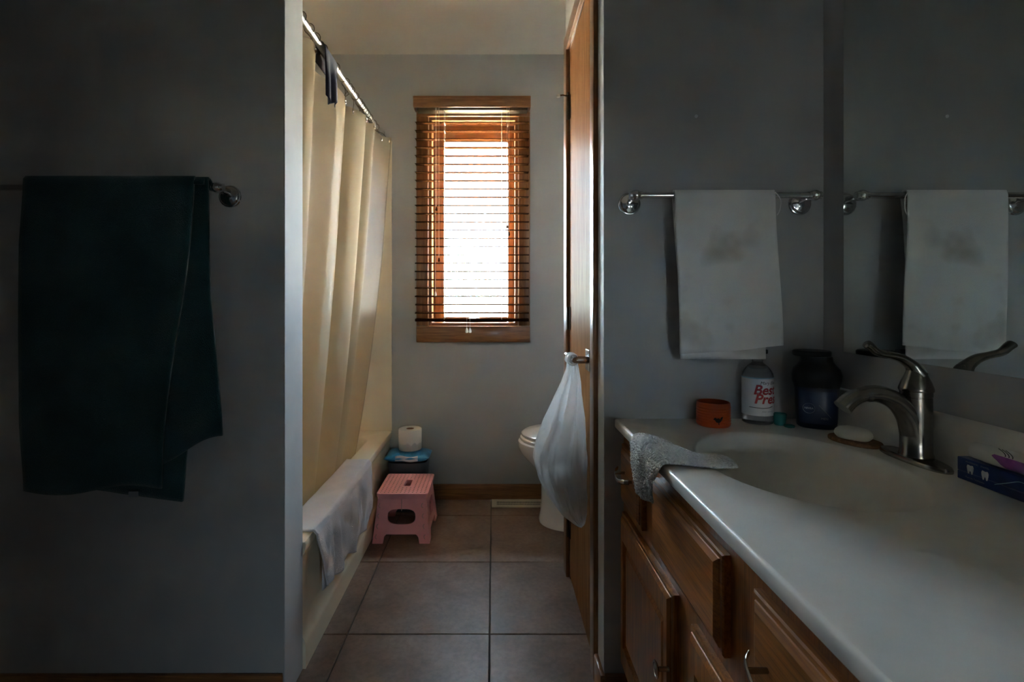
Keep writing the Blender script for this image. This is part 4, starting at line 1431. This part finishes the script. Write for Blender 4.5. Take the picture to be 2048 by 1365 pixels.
obj('body', MB().rings([nring(0.040, 0.031, 0.0006), nring(0.0435, 0.034, 0.004), nring(0.0455, 0.0355, 0.03), nring(0.0475, 0.037, 0.09), nring(0.049, 0.038, 0.102)]), 'navy_plastic', nb, 40)
obj('shoulder', MB().rings([nring(0.0495, 0.0385, 0.1022), nring(0.054, 0.042, 0.118), nring(0.055, 0.043, 0.132), nring(0.051, 0.040, 0.147), nring(0.042, 0.034, 0.157), nring(0.036, 0.030, 0.166), nring(0.034, 0.029, 0.178)]), 'black_plastic', nb, 40)
lidp = (p[0] - 0.012, p[1] + 0.0, HC)
prof = [(0.030, 0.1785), (0.041, 0.180), (0.0425, 0.183), (0.0425, 0.190), (0.040, 0.193), (0.028, 0.1945), (0.001, 0.195)]
obj('lid', MB().lathe(prof, lidp, n=48), 'black_plastic', nb)


def on_front(vs, z0):
    """map flat (x, y) points onto the front of the bottle, facing the camera side"""
    ca, sa = math.cos(0.42), math.sin(0.42)
    out = []
    for q in vs:
        rx, ry = 0.0468, 0.0368
        xx = max(-0.044, min(0.044, q.x))
        yy = -ry * (1 - abs(xx / rx) ** 2.6) ** (1 / 2.6) - 0.0012
        out.append((p[0] + xx * ca + yy * sa, p[1] - xx * sa + yy * ca, HC + z0 + q.y))
    return out


lab = MB().grid(lambda u, v: on_front([Vector((lerp(-0.041, 0.041, u), 0, 0))], lerp(0.014, 0.094, v))[0], 24, 2)
lb = obj('label', lab, 'navy_label', nb)


def on_front2(vs, z0):
    return [(a - 0.0004 * math.cos(face_angle(*p)) * -1, b_ - 0.0008, c) for a, b_, c in on_front(vs, z0)]


obj('logo_ring', MB().tube(on_front2([Vector((-0.021 + 0.0125 * math.cos(2 * PI * k / 28), 0.0125 * math.sin(2 * PI * k / 28), 0)) for k in range(28)], 0.052), 0.0005, 5, loop=True), 'print_grey', lb)
vs, fs = text_verts('NIVEA', 0.0068, 0, 'CENTER')
obj('lettering', MB().add(on_front2([Vector((q.x - 0.021, q.y, 0)) for q in vs], 0.050), fs), 'print_white', lb, smooth=False)
vs, fs = text_verts('MEN', 0.0075, 0, 'CENTER')
obj('lettering', MB().add(on_front2([Vector((q.x + 0.012, q.y, 0)) for q in vs], 0.026), fs), 'print_grey', lb, smooth=False)
obj('stripe', MB().tube(on_front2([Vector((0.000 + 0.026 * k / 10, 0.015 - 0.030 * k / 10, 0)) for k in range(11)], 0.046), 0.0005, 5), 'print_grey', lb)

# soap on an oval cork dish
p = (0.8085, 1.153)
sd = thing('soap_dish', 'oval brown cork soap dish beside the faucet', 'soap dish', (*p, HC))


def orient(pts, ang, c):
    ca, sa = math.cos(ang), math.sin(ang)
    return [(c[0] + q[0] * ca - q[1] * sa, c[1] + q[0] * sa + q[1] * ca, q[2]) for q in pts]


obj('dish', MB().rings([orient(superellipse(0, 0, 0.036 * k, 0.056 * k, HC + dz, 40, 2.2), 0.35, p) for k, dz in ((0.97, 0.0005), (1.0, 0.002), (1.0, 0.007), (0.97, 0.009), (0.90, 0.0092))]), 'cork_wood', sd)
q0 = (0.8035, 1.150)
so = obj('soap_bar', MB().rings([orient(superellipse(0, 0, 0.025 * k, 0.037 * k, HC + dz, 36, 2.5), 0.55, q0) for k, dz in ((0.55, 0.0096), (0.82, 0.0105), (0.97, 0.016), (1.0, 0.021), (0.95, 0.027), (0.8, 0.0325), (0.5, 0.035), (0.1, 0.0355))]), 'soap_white', origin=(*q0, HC + 0.0096), angle=60)
tag(so, 'white bar of soap lying on the cork dish', 'soap')

# toothpaste box and tube along the backsplash
BY0, BY1, BXF, BXB, BZ0, BZ1 = 0.730, 0.925, 0.8325, 0.8655, HC + 0.0005, HC + 0.0395
bxr = thing('toothpaste_box', 'shiny blue toothpaste carton against the backsplash', 'box', (0.849, 0.83, HC))
obj('carton', MB().box(BXF, BXB - 0.012, BY0, BY1, BZ0 + 0.015, BZ1, 0.0012, 1).box(BXF, BXB - 0.012, BY0, BY1, BZ0, BZ0 + 0.0149, 0.0012, 1), 'box_blue', bxr)


def tooth(yc, zc):
    o_ = [(-0.0065, 0.004), (-0.005, 0.0075), (-0.0015, 0.0072), (0, 0.0064), (0.0015, 0.0072), (0.005, 0.0075), (0.0065, 0.004), (0.0058, -0.001), (0.0042, -0.0075), (0.0022, -0.0078), (0.001, -0.003), (-0.001, -0.003), (-0.0022, -0.0078), (-0.0042, -0.0075), (-0.0058, -0.001)]
    return MB().add([(BXF - 0.0004, yc - a, zc + b_) for a, b_ in o_], [tuple(range(len(o_)))])


for yc, zc in ((0.899, HC + 0.023), (0.872, HC + 0.0215)):
    obj('tooth_mark', tooth(yc, zc), 'print_white', bxr, solid=0.0003)
for body, size, y_, z_, mt in (('WHITENING', 0.0042, 0.908, HC + 0.0335, 'print_grey'), ('ENAMEL', 0.0042, 0.880, HC + 0.0335, 'print_grey'), ('Fluoride Toothpaste', 0.0042, 0.908, HC + 0.007, 'print_grey')):
    vs, fs = text_verts(body, size)
    obj('lettering', MB().add([(BXF - 0.0004, y_ - q.x, z_ + q.y) for q in vs], fs), mt, bxr, smooth=False)
obj('swirl', MB().tube(catmull([(BXF - 0.0004, 0.855, HC + 0.013), (BXF - 0.0004, 0.835, HC + 0.022), (BXF - 0.0004, 0.815, HC + 0.031), (BXF - 0.0004, 0.80, HC + 0.030)], 6), 0.0007, 5), 'label_blue', bxr)

tb = thing('toothpaste_tube', 'white and purple toothpaste tube lying on the blue carton', 'tube', (0.845, 0.82, BZ1))
TZ = BZ1 + 0.0165
rgs = []
for y_, rx, rz in ((0.906, 0.0105, 0.0120), (0.904, 0.0130, 0.0145), (0.885, 0.0135, 0.0150), (0.8845, 0.0140, 0.0155), (0.87, 0.0150, 0.0160), (0.80, 0.0155, 0.0155), (0.72, 0.0165, 0.010), (0.68, 0.0170, 0.0035)):
    rgs.append([(0.8465 + rx * math.cos(2 * PI * k / 32), y_, TZ + rz * math.sin(2 * PI * k / 32)) for k in range(32)])
obj('cap', MB().rings(rgs[:3]), 'tube_white', tb)
obj('body', MB().rings(rgs[3:]), 'tube_white', tb)


def tube_skin(u, v):
    """purple panel wrapped on the room side of the tube"""
    y_ = lerp(0.856, 0.70, u)
    rx = interp([(0.68, 0.0170), (0.72, 0.0165), (0.80, 0.0155), (0.87, 0.0150)], y_) + 0.0004
    rz = interp([(0.68, 0.0035), (0.72, 0.010), (0.80, 0.0155), (0.87, 0.0160)], y_) + 0.0004
    a = lerp(0.86, 1.28 - 0.30 * (1 - sstep(0, 0.12, u)), v) * PI
    return (0.8465 + rx * math.cos(a), y_ + 0.008 * (0.5 - abs(v - 0.5)) * (1 - u), TZ + rz * math.sin(a))


pp = obj('purple_panel', MB().grid(tube_skin, 30, 10), 'tube_purple', tb, 60)
ar = MB()
for k_ in range(3):
    ar.tube([(0.8465 + (0.0156 + 0.0003) * math.cos(lerp(0.60, 0.84, t / 12) * PI), 0.858 - 0.006 * k_ - 0.020 * math.sin(PI * t / 24), TZ + 0.0163 * math.sin(lerp(0.60, 0.84, t / 12) * PI)) for t in range(13)], 0.0006, 5)
obj('swirl', ar, 'print_black', tb)

# ================================================================ outdoors
gr = struct(obj('ground', MB().box(-40, 40, -40, 45, -0.7, -0.5), 'tan_ground'), 'lawn outside the window, added to bounce warm light indoors')  # added as a sunlit reflector below the bathroom window
struct(obj('eave', MB().box(-4, 4, YBO + 0.002, 3.52, 2.20, 2.26).box(-4, 4, 3.50, 3.53, 2.12, 2.30), 'soffit_paint'), 'painted roof soffit above the window')


struct(obj('shade_roof', MB().box(-3.5, 6.5, -5.2, YW2 - 0.125, 2.55, 2.65), 'soffit_paint'), 'unseen roof added to shade the ground behind the house')  # added out of view, keeps warm ground light from the rear window
struct(obj('screen_wall', MB().box(-8, 10, -6.4, -6.2, -0.5, 1.2), 'screen_wall_blue'), 'unseen bluish wall added to screen and tint the rear window light')  # added out of view, hides sunlit ground and reflects bluish light


def shrub(label, cx, cy, rx, rz, zc, n, seed):
    t = thing('garden_tree', label, 'tree', (cx, cy, -0.5))
    rnd = random.Random(seed)
    obj('trunk', MB().tube([(cx, cy, -0.5), (cx + 0.05, cy, zc - rz * 0.4), (cx - 0.03, cy, zc)], [0.09, 0.07, 0.03], 10), 'bark', t)
    lf = MB()
    for _ in range(n):
        d = Vector((rnd.gauss(0, 1), rnd.gauss(0, 1), rnd.gauss(0, 1))).normalized() * rnd.uniform(0.35, 1.0) ** 0.5
        c = Vector((cx + d.x * rx, cy + d.y * rx, zc + d.z * rz))
        a = Vector((rnd.gauss(0, 1), rnd.gauss(0, 1), rnd.gauss(0, 1))).normalized()
        b_ = a.orthogonal().normalized()
        s_ = rnd.uniform(0.04, 0.085)
        lf.add([tuple(c - a * s_), tuple(c + b_ * s_ * 0.5), tuple(c + a * s_), tuple(c - b_ * s_ * 0.5)], [(0, 1, 2, 3)])
    o = obj('foliage', lf, 'leaf', t, smooth=False)
    o['kind'] = 'stuff'


shrub('pale leafy tree outside the lower left of the window', -0.75, 9.0, 0.85, 1.1, 1.0, 1500, 4)
